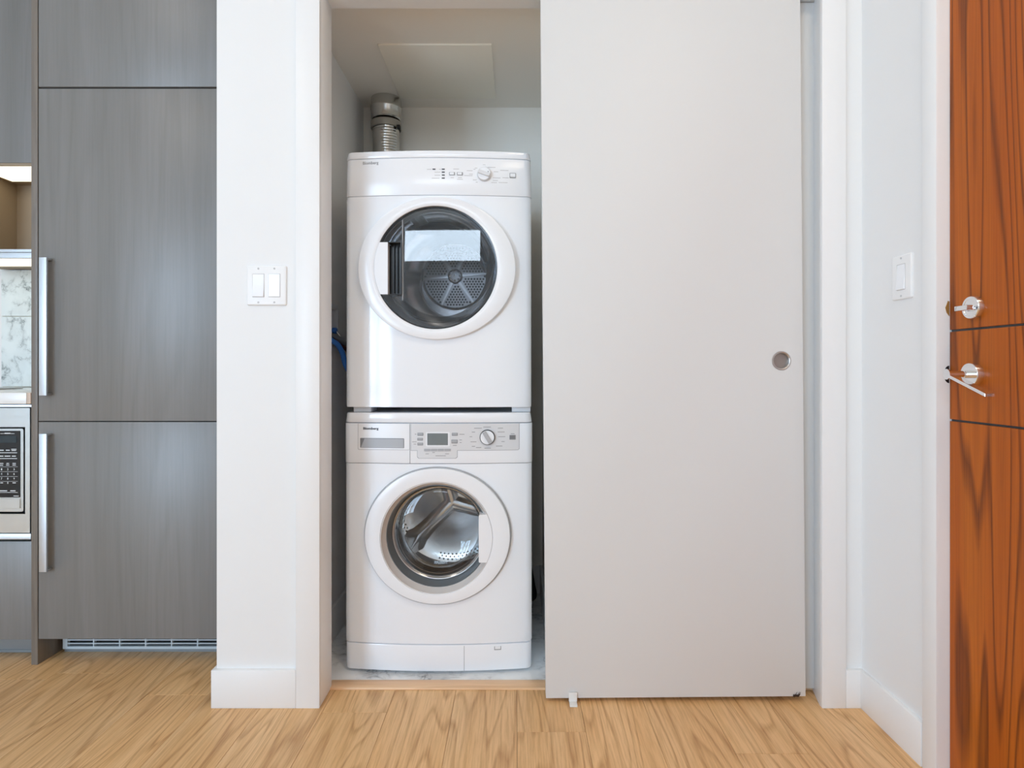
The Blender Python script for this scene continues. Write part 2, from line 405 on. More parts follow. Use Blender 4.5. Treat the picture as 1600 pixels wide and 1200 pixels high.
box(bm, 1.0, 1.15, YD1+0.03, 2.655, 0, ZC); box(bm, 1.0, 1.15, -0.55, YD0-0.03, 0, ZC); box(bm, 1.0, 1.15, YD0-0.03, YD1+0.03, 2.08, ZC)
wall('wall_right', bm, 'white wall beside the walnut entry door')

# windows behind the camera
def window(name, horiz, fixed, a0, a1, z0, z1, nv, label):
    bm = B(); fw = 0.055 if z1-z0 > 1 else 0.012
    def b(u0, u1, q0, q1, d=0.0):
        if horiz: box(bm, u0, u1, fixed-0.035, fixed+0.035, q0, q1, bev=0.004, seg=1)
        else: box(bm, fixed-0.035, fixed+0.035, u0, u1, q0, q1, bev=0.004, seg=1)
    b(a0, a0+fw, z0, z1); b(a1-fw, a1, z0, z1); b(a0, a1, z0, z0+fw); b(a0, a1, z1-fw, z1)
    for i in range(1, nv):
        u = a0+(a1-a0)*i/nv; b(u-0.05, u+0.05, z0, z1)
    if z1-z0 > 1: b(a0, a1, z0+0.62, z0+0.68)
    o = struct(obj(name, bm, M['trim']), label)
    t = bx(a0+fw, a1-fw, fixed-0.004, fixed+0.004, z0+fw, z1-fw) if horiz else bx(fixed-0.004, fixed+0.004, a0+fw, a1-fw, z0+fw, z1-fw)
    obj('pane', t, M['glass'], o)
window('window_1', True, -3.45, -3.7, -2.3, 0.06, 2.38, 3, 'tall window behind the camera')
window('window_added', True, -3.45, -1.52, -0.17, 2.30, 2.88, 1, 'added high window behind the camera, mirrored in the dryer glass')  # added window, sized for the bright reflection on the dryer door
window('window_2', False, -3.85, -3.2, -1.2, 0.06, 2.38, 2, 'window in the left wall')

# casings, jambs, baseboards
def trim(name, bm, label, mat='trim'): return struct(obj(name, bm, M[mat], smooth=True), label)
trim('trim_2', bx(px(462, YP), XL, YP, YW+0.002, 0, ZT+0.07, bev=0.0012), 'white casing left of the closet opening')
trim('trim_3', bx(XL-0.014, XL, YW+0.001, YJ, 0, ZT, bev=0.001), 'white jamb left of the machines')
trim('trim_4', bx(XR, 0.947, YP, YW+0.002, 0, ZT+0.07, bev=0.0012), 'white casing right of the sliding doors')
bm = B()
prism(bm, [(XR, YW+0.001), (0.9045, YJ), (0.925, YJ), (0.925, YW+0.001)], lambda p: (p[0], p[1], 0), lambda p: (p[0], p[1], ZT))
trim('trim_5', bm, 'white jamb right of the sliding doors')
trim('trim_6', bx(XL+0.0004, XR-0.0004, YP, YW+0.002, ZT, ZT+0.07, bev=0.0012), 'white head casing above the closet opening')
trim('trim_7', bx(XL, XR+0.02, YW+0.001, YJ, ZT-0.012, ZT), 'white head jamb')
BH = 0.1085
bm = bx(-0.871, px(462, YP)-0.0006, YP, YW+0.002, 0, BH, bev=0.0014)
box(bm, -0.871, -0.859, YW+0.003, 1.99, 0, BH, bev=0.0014)
trim('baseboard_pier', bm, 'white baseboard on the pier wall')
trim('baseboard_hall_end', bx(0.9476, 0.990, YP, YW+0.002, 0, BH, bev=0.0014), 'short white baseboard by the corner')
trim('baseboard_right', bx(0.989, 1.002, YD1+0.053, YW+0.002, 0, BH, bev=0.0014), 'white baseboard running along the right wall')
bm = bx(-0.664, -0.650, YJ+0.001, 2.655, 0, 0.118, bev=0.0014)
trim('baseboard_closet_left', bm, 'closet baseboard left of the washer')
trim('baseboard_closet_back', bx(-0.65, 0.107, 2.642, 2.657, 0, 0.118, bev=0.0014), 'closet baseboard behind the washer')
trim('baseboard_closet_right', bx(0.107, 0.121, 1.905, 2.657, 0, 0.118, bev=0.0014), 'closet baseboard right of the washer')

# sliding closet doors
Y1, Y2 = 1.775, 1.822
s1 = F/Y1
dx0, dx1 = px(853, Y1), px(1259, Y1)
d1 = struct(obj('door_1', bx(dx0, dx1, Y1, Y1+0.034, 0.013, 2.07, bev=0.0015), M['door'], smooth=True, origin=((dx0+dx1)/2, Y1+0.017, 0.013)), 'off white front sliding closet door with a round finger pull')
pxc, pzc = px(1222.5, Y1)+0.0045, pz(565, Y1)
pull = obj('finger_pull', lathe(B(), pxc, pzc, [(0.0275, Y1+0.0005), (0.0272, Y1-0.0016), (0.0255, Y1-0.0020), (0.0238, Y1-0.0014), (0.0228, Y1-0.0004)], 64), M['satin'], d1, True)
obj('pull_cup', lathe(B(), pxc, pzc, [(0.0230, Y1-0.0006), (0.0226, Y1+0.001), (0.0222, Y1+0.010), (0.0210, Y1+0.0115), (0.0, Y1+0.0118)], 64), M['pull'], pull, True)
# sink a hole for the cup into the door
og = WO[d1.name]
t = lathe(B(), pxc-og.x, pzc-og.z, [(0, Y1-.01-og.y), (.0234, Y1-.01-og.y), (.0234, Y1+.0125-og.y), (0, Y1+.0125-og.y)], 48)
cme = bpy.data.meshes.new('cutter'); t.to_mesh(cme); t.free(); cut = bpy.data.objects.new('cutter', cme); C.objects.link(cut); cut.location = og
md = d1.modifiers.new('hole', 'BOOLEAN'); md.object = cut; md.operation = 'DIFFERENCE'; md.solver = 'EXACT'
dg = bpy.context.evaluated_depsgraph_get(); dg.update()
nme = bpy.data.meshes.new_from_object(d1.evaluated_get(dg)); d1.modifiers.clear()
d1.data = nme; bpy.data.objects.remove(cut); bpy.data.meshes.remove(cme)
try: nme.set_sharp_from_angle(angle=math.radians(30))
except Exception: pass
bm = B()
for k in range(9):
    a = -0.9+1.8*k/8; xx = px(1244, Y1)+0.007*math.sin(a*1.6)+random.uniform(-.002, .002); L_ = random.uniform(0.006, 0.014)
    dxx = random.uniform(-0.007, 0.007)
    prism(bm, [(0.0012, 0), (-0.0006, 0.001), (-0.0006, -0.001)], lambda p: (xx+p[0], Y1-0.0015+p[1], 0.016), lambda p: (xx+dxx+p[0]*0.3, Y1-0.0045+p[1]*0.3, 0.016+L_*(1 if k % 3 else -0.5)))
box(bm, px(1244, Y1)-0.009, px(1244, Y1)+0.008, Y1-0.002, Y1+0.004, 0.0125, 0.0185, bev=0.001)
obj('splintered_corner', bm, M['splinter'], d1)
d1.rotation_euler = (0, -0.0078, 0)
d2 = struct(obj('door_2', bx(0.12, px(1272.5, Y2), Y2, Y2+0.032, 0.014, 2.07, bev=0.0015), M['door'], smooth=True), 'rear sliding closet door showing as a strip behind the front one')
g = tag(obj('door_guide', box(box(B(), px(889, 1.765), px(902, 1.765), 1.768, 1.7725, 0.004, 0.030, bev=0.001), px(889.5, 1.765), px(901.5, 1.765), 1.745, 1.772, 0.0, 0.005, bev=0.0015), M['clip'], smooth=True),
        'small clear plastic guide on the floor at the foot of the sliding door', 'door guide')

# entry door
fr = XD
bm = B()
JX = px(1469, YD1)
box(bm, 0.991, 1.004, YD1+0.0005, 1.482, 0, 2.14, bev=0.002)
trim('trim_8', bm, 'white casing beside the walnut entry door')
bm = bx(0.994, 1.14, YD1, YD1+0.032, 0, 2.09, bev=0.0015)
trim('trim_9', bm, 'white jamb of the walnut entry door')
trim('trim_10', box(bx(0.994, 1.14, YD0-0.032, YD0, 0, 2.09), 0.994, 1.14, YD0, YD1, 2.06, 2.09), 'far jamb and head of the entry door')
bm = bx(XD+0.0045, XD+0.045, YD0+0.003, YD1-0.003, 0.008, 2.055)
d3 = struct(obj('door_3', bm, M['black']), 'walnut veneered entry door with chrome lever')
zg1, zg2 = 1.0605, 0.8515
for z0, z1 in ((zg1+0.0025, 2.055), (zg2+0.0025, zg1-0.0025), (0.008, zg2-0.0025)):
    obj('door_panel', bx(XD, XD+0.005, YD0+0.003, YD1-0.0025, z0, z1, bev=0.0006, seg=1), M['walnut'], d3)
YK = 1.349
db = obj('deadbolt', lathe(B(), YK, pz(480.5, YK), [(0.0, XD+0.001), (0.0262, XD+0.0005), (0.0258, XD-0.010), (0.0240, XD-0.0125), (0.0190, XD-0.0128), (0.0185, XD-0.0118), (0, XD-0.0118)], 48, 'x'), M['chrome'], d3, True)
zb = pz(481.5, YK)
obj('thumb_turn', box(box(B(), XD-0.0335, XD-0.018, YK-0.019, YK+0.019, zb-0.0055, zb+0.0055, bev=0.0015), XD-0.02, XD-0.011, YK-0.006, YK+0.006, zb-0.005, zb+0.005, bev=0.001), M['chrome'], db, True)
zr = pz(585.5, YK)
rose = obj('handle_rose', lathe(B(), YK, zr, [(0.0, XD+0.001), (0.0262, XD+0.0005), (0.0262, XD-0.0135), (0.0252, XD-0.0150), (0.0, XD-0.0150)], 48, 'x'), M['chrome'], d3, True)
xs = px(1479, YK)
zl = zr+0.001
lev = obj('door_lever', lathe(B(), YK, zl, [(0.0, XD-0.014), (0.0092, XD-0.014), (0.0092, XD-0.028), (0.0078, XD-0.0285), (0.0078, xs+0.004), (0.0112, xs+0.003), (0.0118, xs-0.001), (0.0, xs-0.0015)], 32, 'x'), M['chrome'], d3, True)
bm = B()
ye, ze = 1.238, pz(617.5, 1.238)
hw = 0.0035
prism(bm, [(xs-0.001, -1), (xs-0.001, 1), (xs+0.020, 1), (xs+0.020, -1)], lambda p: (p[0], YK-0.002, zl-0.003+hw*p[1]), lambda p: (p[0], ye, ze+hw*p[1]))
bmesh.ops.bevel(bm, geom=list(bm.edges), offset=0.0008, segments=1, affect='EDGES')
obj('lever_blade', bm, M['chrome'], lev)
zs = pz(585, YD1)
pts = [(XD-0.0005, zs-0.0205)]+[(XD-0.0005-0.0115*math.cos(a), zs+0.0205*math.sin(a)) for a in [(-0.5+k/12)*PI for k in range(1, 12)]]+[(XD-0.0005, zs+0.0205)]
obj('latch_strike', prism(B(), pts, lambda p: (p[0], YD1-0.0012, p[1]), lambda p: (p[0], YD1+0.002, p[1])), M['black'], d3)
z2 = pz(482, YD1)
obj('deadbolt_strike', prism(B(), [(XD, z2-0.018), (XD-0.006, z2-0.010), (XD-0.009, z2+0.002), (XD-0.006, z2+0.009), (XD-0.003, z2+0.018), (XD, z2+0.016)], lambda p: (p[0], YD1-0.0012, p[1]), lambda p: (p[0], YD1+0.002, p[1])), M['brass'], d3)

# ================================================================ DRYER AND WASHER
XC, HW, YC, BOW, CR, YB = px(685, 1.955), 0.3005, 1.931, 0.022, 0.022, 2.475
def front(x, yc=YC):
    u = min(abs(x-XC), HW-0.004)
    return yc+BOW*(u/HW)**2
def outline(hw, yc, yb, r=CR, n=28, k=8):
    pts = [(XC-hw, yb)]
    f = lambda x: yc+BOW*((x-XC)/HW)**2
    ye = f(XC+hw-r)
    for i in range(k+1):
        a = PI/2*i/k; pts.append((XC-hw+r*(1-math.cos(a)), ye+r*(1-math.sin(a))))
    for i in range(1, n):
        x = XC-hw+r+2*(hw-r)*i/n; pts.append((x, f(x)))
    for i in range(k+1):
        a = PI/2*(1-i/k); pts.append((XC+hw-r*(1-math.cos(a)), ye+r*(1-math.sin(a))))
    pts.append((XC+hw, yb)); return pts
def slab(z0, z1, hw=HW, yc=YC, yb=YB, e=0.0015, hwt=None, r=CR):
    """one shell of the machine: bowed front, rounded front corners, eased edges"""
    hwt = hwt or hw
    rows = []
    for z, ins, h in ((z0, e, hw), (z0+e*0.3, e*0.3, hw), (z0+e, 0, hw), (z1-e, 0, hwt), (z1-e*0.3, e*0.3, hwt), (z1, e, hwt)):
        rows.append([(x, y, z) for x, y in outline(h-ins, yc+ins, yb-ins, r)])
    bm = B(); loops(bm, rows)
    bm.verts.ensure_lookup_table(); n = len(rows[0])
    bm.faces.new([bm.verts[i] for i in range(n)][::-1]); bm.faces.new([bm.verts[i] for i in range(5*n, 6*n)])
    bmesh.ops.recalc_face_normals(bm, faces=bm.faces); return bm
def shell_with_hole(z0, z1, cx, cz, rx, rz, hw=HW, yc=YC, yb=YB, r=CR):
    Lf = hw-r; Ls = Lf+r*PI/2
    f = lambda x: yc+BOW*((x-XC)/HW)**2
    ye = f(XC+Lf)
    def P(s, z):
        if abs(s) <= Lf: return Vector((XC+s, f(XC+s), z))
        a = min((abs(s)-Lf)/r, PI/2); sg = 1 if s > 0 else -1
        return Vector((XC+sg*(Lf+r*math.sin(a)), ye+r*(1-math.cos(a)), z))
    NS, NZ, NR = 44, 34, 26
    per = []
    for i in range(NS): per.append((-Ls+2*Ls*i/NS, z0))
    for i in range(NZ): per.append((Ls, z0+(z1-z0)*i/NZ))
    for i in range(NS): per.append((Ls-2*Ls*i/NS, z1))
    for i in range(NZ): per.append((-Ls, z1-(z1-z0)*i/NZ))
    sc = cx-XC
    bm = B(); rows = []
    for j in range(NR+1):
        t = j/NR; row_ = []
        for (s, z) in per:
            a = math.atan2((z-cz)/rz, (s-sc)/rx)
            es, ez = sc+rx*math.cos(a), cz+rz*math.sin(a)
            row_.append(P(es+(s-es)*t, ez+(z-ez)*t))
        rows.append(row_)
    rows.insert(0, [p+Vector((0, 0.03, 0)) for p in rows[0]])
    loops(bm, rows)
    bm.verts.ensure_lookup_table(); n = len(per); base = n*(NR+1)
    out = [bm.verts[base+i] for i in range(n)]
    # sides back to the rear, with closed top and bottom
    def side(i0, i1, sg):
        col = [out[i % n] for i in range(i0, i1+1)]
        bk = [bm.verts.new((v.co.x, yb, v.co.z)) for v in col]
        for a, b, c, d in zip(col, col[1:], bk[1:], bk): bm.faces.new((a, b, c, d))
        return bk
    r_ = side(NS, NS+NZ, 1); l_ = side(2*NS+NZ, 2*NS+2*NZ, -1)
    top = [out[i] for i in range(NS+NZ, 2*NS+NZ+1)]
    bot = [out[i] for i in range(0, NS+1)]
    bm.faces.new(top+[l_[0], r_[-1]]); bm.faces.new(bot+[r_[0], l_[-1]])
    bm.faces.new((r_[0], r_[-1], l_[0], l_[-1]))
    bmesh.ops.recalc_face_normals(bm, faces=bm.faces); return bm
def ell(cx, cz, rx, rz, yf, n=128):
    return [Vector((cx+rx*math.cos(2*PI*i/n), yf(cx+rx*math.cos(2*PI*i/n)) if callable(yf) else yf, cz+rz*math.sin(2*PI*i/n))) for i in range(n)]
def patch(bm, x0, x1, z0, z1, t, yf=front, sink=0.002, n=6, r=0.0):
    """small plate that follows the bowed front, standing t proud"""
    n = max(2, int((x1-x0)/.012))
    if r: xs_ = [x0+r*(1-math.cos(PI/8*i)) for i in range(4)]+[x0+r+(x1-x0-2*r)*i/n for i in range(n+1)]+[x1-r*(1-math.cos(PI/8*i)) for i in (3, 2, 1, 0)]
    else: xs_ = [x0+(x1-x0)*i/n for i in range(n+1)]
    def ins(x):
        d = min(x-x0, x1-x)
        return r-math.sqrt(max(0, r*r-(r-d)**2)) if r and d < r else 0.0
    return columns(bm, [(x, z0+ins(x), z1-ins(x)) for x in xs_], t, yf, sink)
def columns(bm, cols, t, yf, sink):
    """plate built of vertical strips (x, z0, z1), so that its face bends with the front"""
    V = [[bm.verts.new((x, yf(x)+d, z)) for d, z in ((sink, a), (sink, b), (-t, b), (-t, a))] for x, a, b in cols]
    for p, q in zip(V, V[1:]):
        for i in range(4): bm.faces.new((p[i], q[i], q[(i+1) % 4], p[(i+1) % 4]))
    bm.faces.new(V[0]); bm.faces.new(V[-1][::-1])
    bmesh.ops.recalc_face_normals(bm, faces=bm.faces); return bm
FY = 1.937
def FX(x): return px(x, FY)
def FZ(y): return pz(y, FY)
def pbar(bm, x, y, wpx, hpx, t=0.0012):
    return patch(bm, FX(x-wpx/2), FX(x+wpx/2), FZ(y+hpx/2), FZ(y-hpx/2), t)
def mid(bm): return bm

# ---------------- dryer
dz0 = 0.8505; DH = 0.2990
dry = thing('clothes_dryer', 'white front loading dryer stacked on top of the washing machine, dark round glass door', 'dryer', (XC, 2.2, 0.8325))
dcx, dcz = FX(683.5), FZ(420.5)
obj('body', shell_with_hole(dz0, FZ(306.3), dcx, dcz, 0.232, 0.208, hw=DH), M['appliance'], dry, True)
obj('inner_shell', bx(XC-HW+0.006, XC+HW-0.006, YC+0.09, YB-0.01, FZ(306)-0.006, FZ(247)+0.006), M['groove'], dry)
cp = obj('control_panel', slab(FZ(305.3), FZ(247.8), hw=DH+.0005, hwt=DH-0.0022), M['plastic'], dry, True)
obj('top_lid', slab(FZ(246.9), FZ(236), hw=DH-0.0018, hwt=DH-0.005, yc=YC-0.001, e=0.003), M['appliance'], dry, True)
# door ring, seal, glass, handle
gcx, gcz, gr = FX(681.7), FZ(419.5), 0.1945
yr = lambda x: YC-0.016+0.35*BOW*((x-XC)/HW)**2
yb_ = lambda x: front(x)+0.006
NR_ = 160
rows = [ell(dcx, dcz, .2440, .2195, yb_, NR_), ell(dcx, dcz, .2460, .2215, lambda x: yr(x)+0.011, NR_), ell(dcx, dcz, .2495, .225, lambda x: yr(x)+0.006, NR_), ell(dcx, dcz, .2495, .225, lambda x: yr(x)+0.004, NR_), ell(dcx, dcz, .2485, .224, lambda x: yr(x)+0.0012, NR_), ell(dcx, dcz, .2460, .2215, yr, NR_),
        ell(gcx+.001, gcz, gr+.012, gr+.010, yr, NR_), ell(gcx, gcz, gr+.002, gr+.002, lambda x: yr(x)+0.0008, NR_), ell(gcx, gcz, gr, gr, lambda x: yr(x)+0.0025, NR_), ell(gcx, gcz, gr, gr, YC+0.03, NR_), ell(gcx, gcz, .225, .205, YC+0.03, NR_)]
door = obj('door', loops(B(), rows), M['plastic'], dry, True)
yg = YC-0.004
obj('door_seal', lathe(B(), gcx, gcz, [(gr+.0004, yg-0.003), (gr-0.0005, yg-0.004), (gr-0.0045, yg-0.003), (gr-0.005, yg+0.012), (gr+.0004, yg+0.012)], 128), M['black'], door, True)
hx0, hx1, hz0, hz1 = FX(608), FX(628), FZ(461), FZ(380.5)
bm = lathe(B(), gcx, gcz, [(0, yg-0.003)]+[(gr*k/18, yg-0.003*(1-(k/18)**2)) for k in range(1, 19)], 128)
for co, no in (((hx1, 0, 0), (1, 0, 0)), ((0, 0, hz0), (0, 0, 1)), ((0, 0, hz1), (0, 0, 1))):
    bmesh.ops.bisect_plane(bm, geom=list(bm.verts)+list(bm.edges)+list(bm.faces), plane_co=co, plane_no=no)
bmesh.ops.delete(bm, geom=[f for f in bm.faces if f.calc_center_median().x < hx1 and hz0 < f.calc_center_median().z < hz1], context='FACES')
obj('door_glass', bm, M['doorglass'], door, True)
arc = []
for k in range(25):
    z = hz0+(hz1-hz0)*k/24; arc.append((gcx-math.sqrt((gr-.001)**2-(z-gcz)**2), z))
pts = arc+[(hx0, hz1), (hx0, hz0)]
bm = prism(B(), pts, lambda p: (p[0], YC+0.012, p[1]), lambda p: (p[0], yr(p[0])-0.0006, p[1]))
obj('door_handle', bm, M['plastic'], door)
bm = B()
for a in ((hx0, hx1+.002, hz0-.002, hz0+.001), (hx0, hx1+.002, hz1-.001, hz1+.002), (hx1-.001, hx1+.003, hz0, hz1)):
    box(bm, a[0], a[1], yg-0.009, yg+0.032, a[2], a[3], bev=0.0008, seg=1)
box(bm, hx0-.003, hx1+.002, yg+0.030, yg+0.034, hz0, hz1)
for q in (0.35, 0.62):
    x = hx0+(hx1-hx0)*q; box(bm, x-.0012, x+.0012, yg+0.018, yg+0.031, hz0+.008, hz1-.006, bev=.0008, seg=1)
rec = obj('handle_recess', bm, M['black'], door)
obj('recess_rim', bx(hx1+.0032, hx1+.0060, yg-.004, yg+.02, FZ(470), FZ(345), bev=.001), M['midgrey'], door)
# inner window of the door, bulkhead and drum
obj('inner_bowl', lathe(B(), gcx+.006, gcz+.004, [(0.178, YC+.014), (0.172, YC+.045), (0.160, YC+.075), (0.150, YC+.085)], 96), M['bowl'], door, True)
obj('bulkhead', lathe(B(), gcx+.004, gcz+.004, [(0.225, YC+.03), (0.225, YC+.085), (0.185, YC+.095), (0.182, YC+.13), (0.252, YC+.132)], 96), M['liner'], dry, True)
dcy = gcz+0.02
drum = obj('drum', lathe(B(), XC, dcy, [(0.252, YC+.125), (0.254, YC+.22), (0.250, YC+.228), (0.250, YC+.34), (0.254, YC+.348), (0.252, 2.455), (0.235, 2.466), (0.150, 2.464), (0.138, 2.455), (0.131, 2.462), (0.0, 2.462)], 96), M['drum'], dry, True)
bcx, bcz, yb2 = XC+.004, dcy+.035, 2.4615
obj('back_plate', lathe(B(), bcx, bcz, [(.127, yb2+.0005), (.127, yb2-.0003), (0, yb2-.0003)], 64), M['platesteel'], drum, True)
bm = lathe(B(), bcx, bcz, [(0.136, yb2+.001), (0.136, yb2-.006), (0.1315, yb2-.008), (0.128, yb2-.005), (0.126, yb2-.001)], 96)
obj('back_rim', bm, M['chrome'], drum, True)
bm = B()
for k in range(6):
    a = k*PI/3+0.09; d = Vector((math.cos(a), 0, math.sin(a))); nrm = Vector((-d.z, 0, d.x))
    q = [Vector((bcx, yb2, bcz))+d*.022+nrm*.005, Vector((bcx, yb2, bcz))+d*.128+nrm*.0035, Vector((bcx, yb2, bcz))+d*.128-nrm*.0035, Vector((bcx, yb2, bcz))+d*.022-nrm*.005]
    prism(bm, q, lambda p: p+Vector((0, .0005, 0)), lambda p: p+Vector((0, -.006, 0)))
obj('back_rib', bm, M['drumdark'], drum)
lathe_hub = lathe(B(), bcx, bcz, [(0.03, yb2+.001), (0.029, yb2-.010), (0.024, yb2-.016), (0.010, yb2-.018), (0.0, yb2-.018)], 40)
hub = obj('drum_hub', lathe_hub, M['drumdark'], drum, True)
bm = B()
for k in range(8):
    a = k*PI/4; lathe(bm, bcx+.020*math.cos(a), bcz+.020*math.sin(a), [(0.0042, yb2-.014), (0.0038, yb2-.0195), (0, yb2-.0215)], 10)
lathe(bm, bcx, bcz, [(0.006, yb2-.017), (0.005, yb2-.022), (0, yb2-.0225)], 12)
obj('hub_bolts', bm, M['chrome'], hub)
bm = B()
p_ = 0.0120
for i in range(-16, 17):
    for j in range(-18, 19):
        x = p_*(i+0.5*(j % 2)); z = p_*0.866*j; r = math.hypot(x, z)
        if r < .034 or r > .121: continue
        a = (math.atan2(z, x)-0.09) % (PI/3); da = min(a, PI/3-a)*r
        if da < .010: continue
        pts = [(bcx+x+.0046*math.cos(PI/3*k+PI/6), bcz+z+.0046*math.sin(PI/3*k+PI/6)) for k in range(6)]
        bm.faces.new([bm.verts.new((u, yb2-.0007, v)) for u, v in pts])
o = obj('perforation', bm, M['blackmat'], drum); o['kind'] = 'stuff'
for a in (2.9, 5.0, 0.8):
    bm = B(); d = Vector((math.cos(a), 0, math.sin(a))); nn = Vector((-d.z, 0, d.x)); c = Vector((XC, 0, dcy))
    pr = [(-.045, .253), (-.020, .215), (-.008, .205), (.008, .205), (.020, .215), (.045, .253)]
    prism(bm, pr, lambda p: c+nn*p[0]+d*p[1]+Vector((0, YC+.15, 0)), lambda p: c+nn*p[0]+d*p[1]+Vector((0, 2.45, 0)))
    obj('drum_lifter', bm, M['midgrey'], drum, True)
# controls
bm = text_bm('Blomberg', FX(566), FZ(257.5), FX(591)-FX(566), FZ(251.5)-FZ(257.5), front, bold=0.01)
obj('brand_lettering', bm, M['ink'], cp)
for x, y in ((678.5, 265.4), (693, 265.4), (693, 270), (693, 274.6), (693, 279.3)):
    obj('indicator_light', pbar(B(), x, y, 4.6, 1.6), M['inkdark'], cp)
for x in (706.6, 718.8):
    bt = obj('push_button', patch(B(), FX(x-4.6), FX(x+4.6), FZ(274.8), FZ(270), .0018, r=.0015), M['grey'], cp)
    obj('button_cap', patch(B(), FX(x-3.6), FX(x+3.0), FZ(274.0), FZ(270.6), .0030, r=.0012), M['plastic'], bt)
def knob(parent, x, y, r, ang, mat_face, mat_ring, mat_grip, t=0.016):
    cx, cz = FX(x), FZ(y); yf = front(cx)
    k = obj('program_knob', lathe(B(), cx, cz, [(r*1.0, yf+.003), (r*1.0, yf-.004), (r*.96, yf-t*.6), (r*.90, yf-t*.7), (0, yf-t*.72)], 48), mat_ring, parent, True)
    obj('knob_face', lathe(B(), cx, cz, [(r*.90, yf-t*.69), (r*.86, yf-t*.76), (0, yf-t*.78)], 48), mat_face, k, True)
    d = Vector((math.cos(ang), 0, math.sin(ang))); nn = Vector((-d.z, 0, d.x)); c = Vector((cx, 0, cz))
    q = [(-.86*r, -.20*r), (-.80*r, -.28*r), (.80*r, -.28*r), (.86*r, -.20*r), (.86*r, .20*r), (.80*r, .28*r), (-.80*r, .28*r), (-.86*r, .20*r)]
    g_ = obj('knob_grip', prism(B(), q, lambda p: c+d*p[0]+nn*p[1]+Vector((0, yf-t*.6, 0)), lambda p: c+d*p[0]*.97+nn*p[1]*.8+Vector((0, yf-t*1.25, 0))), mat_grip, k)
    return k, c, d, nn, yf
k1, c, d, nn, yf = knob(cp, 756.6, 272.6, .0225, -0.35, M['plastic'], M['plastic_panel'], M['plastic_panel'])
obj('knob_pointer', lathe(B(), FX(763), FZ(270.2), [(.0014, yf-.010), (.0014, yf-.0135), (0, yf-.0136)], 10), M['inkdark'], k1)
bt = obj('power_button', patch(B(), FX(796.2), FX(806.2), FZ(277.2), FZ(269.2), .0016, r=.002), M['grey'], cp)
obj('button_cap', patch(B(), FX(797.2), FX(805.2), FZ(275.6), FZ(270.2), .0030, r=.0015), M['plastic'], bt)
bm = B()
for x, y, l in ((671, 265.6, 7), (688, 265.6, 3), (684, 270, 9), (684, 274.8, 9), (681, 279.4, 12), (713, 265, 9), (707, 278.5, 5), (719, 278.5, 6), (719, 281, 9), (744, 263, 4), (741.5, 265, 3), (734, 267.3, 9), (736, 272.6, 6), (732, 275, 13),
                (742, 281.5, 6), (745, 285, 3), (756.5, 257.6, 4), (768, 261.2, 12), (775, 268, 7), (788, 265.5, 13), (776, 277.6, 12), (774, 281.8, 8), (772, 285, 9), (786, 284.6, 14), (790, 277, 10)):
    pbar(bm, x, y, l, 0.9, .0003)
o = obj('printed_legend', bm, M['inkpale'], cp); o['kind'] = 'stuff'
for x0, x1 in ((551.5, 579), (799.5, 829)):
    obj('foot', bx(px(x0, 1.965), px(x1, 1.965), 1.972, 2.06, 0.8325, dz0+.001, bev=.002), M['plastic_panel'], dry, True)
for x0, x1 in ((551.5, 579), (799.5, 829)):
    obj('foot', bx(px(x0, 1.965), px(x1, 1.965), 2.38, 2.46, 0.8325, dz0+.001, bev=.002), M['plastic_panel'], dry, True)

# ---------------- washer
wa = thing('washing_machine', 'white front loading washing machine standing on the marble closet floor under the dryer', 'washing machine', (XC, 2.2, 0.0))
wcx, wcz = FX(684), FZ(835.8)
obj('body', shell_with_hole(FZ(1005.2), FZ(724.6), FX(682.7), FZ(838.8), 0.205, 0.200), M['appliance'], wa, True)
obj('inner_shell', bx(XC-HW+0.006, XC+HW-0.006, YC+0.10, YB-0.01, FZ(724)-.004, FZ(661)+.006), M['groove'], wa)
obj('inner_shell', bx(XC-HW+0.006, XC+HW-0.006, YC+0.05, YB-0.01, 0.03, FZ(1005)+.004), M['groove'], wa)
obj('top_lid', slab(FZ(660.6), 0.832, hw=HW, hwt=HW-.004, yc=YC-.001, e=.003), M['appliance'], wa, True)
cp = obj('control_panel', slab(FZ(723.8), FZ(661.6), hw=HW+.0012, yc=YC-.0015), M['appliance'], wa, True)
fy = lambda x: front(x)-.0015
pl = obj('plinth', slab(0.0105, FZ(1007), hw=HW-.0012, yc=YC+.001, e=.003), M['appliance'], wa, True)
obj('plinth_flap_joint', patch(B(), FX(725.0), FX(725.7), 0.013, FZ(1008.5), .0004, lambda x: front(x)+.001), M['grey'], pl)
lt = obj('flap_latch', patch(B(), FX(772.3), FX(783.0), FZ(1016.2), FZ(1010.6), .0008, lambda x: front(x)+.001), M['grey'], pl)
obj('latch_face', patch(B(), FX(773.3), FX(782.0), FZ(1014.8), FZ(1010.2), .0016, lambda x: front(x)+.001), M['plastic'], lt)
for sx in (-1, 1):
    for y in (2.0, 2.40):
        obj('foot', lathe(B(), XC+sx*(HW-.035), y, [(0, 0.0), (.021, 0.0), (.022, .003), (.018, .014), (0, .014)], 20, 'z'), M['blackmat'], wa, True)
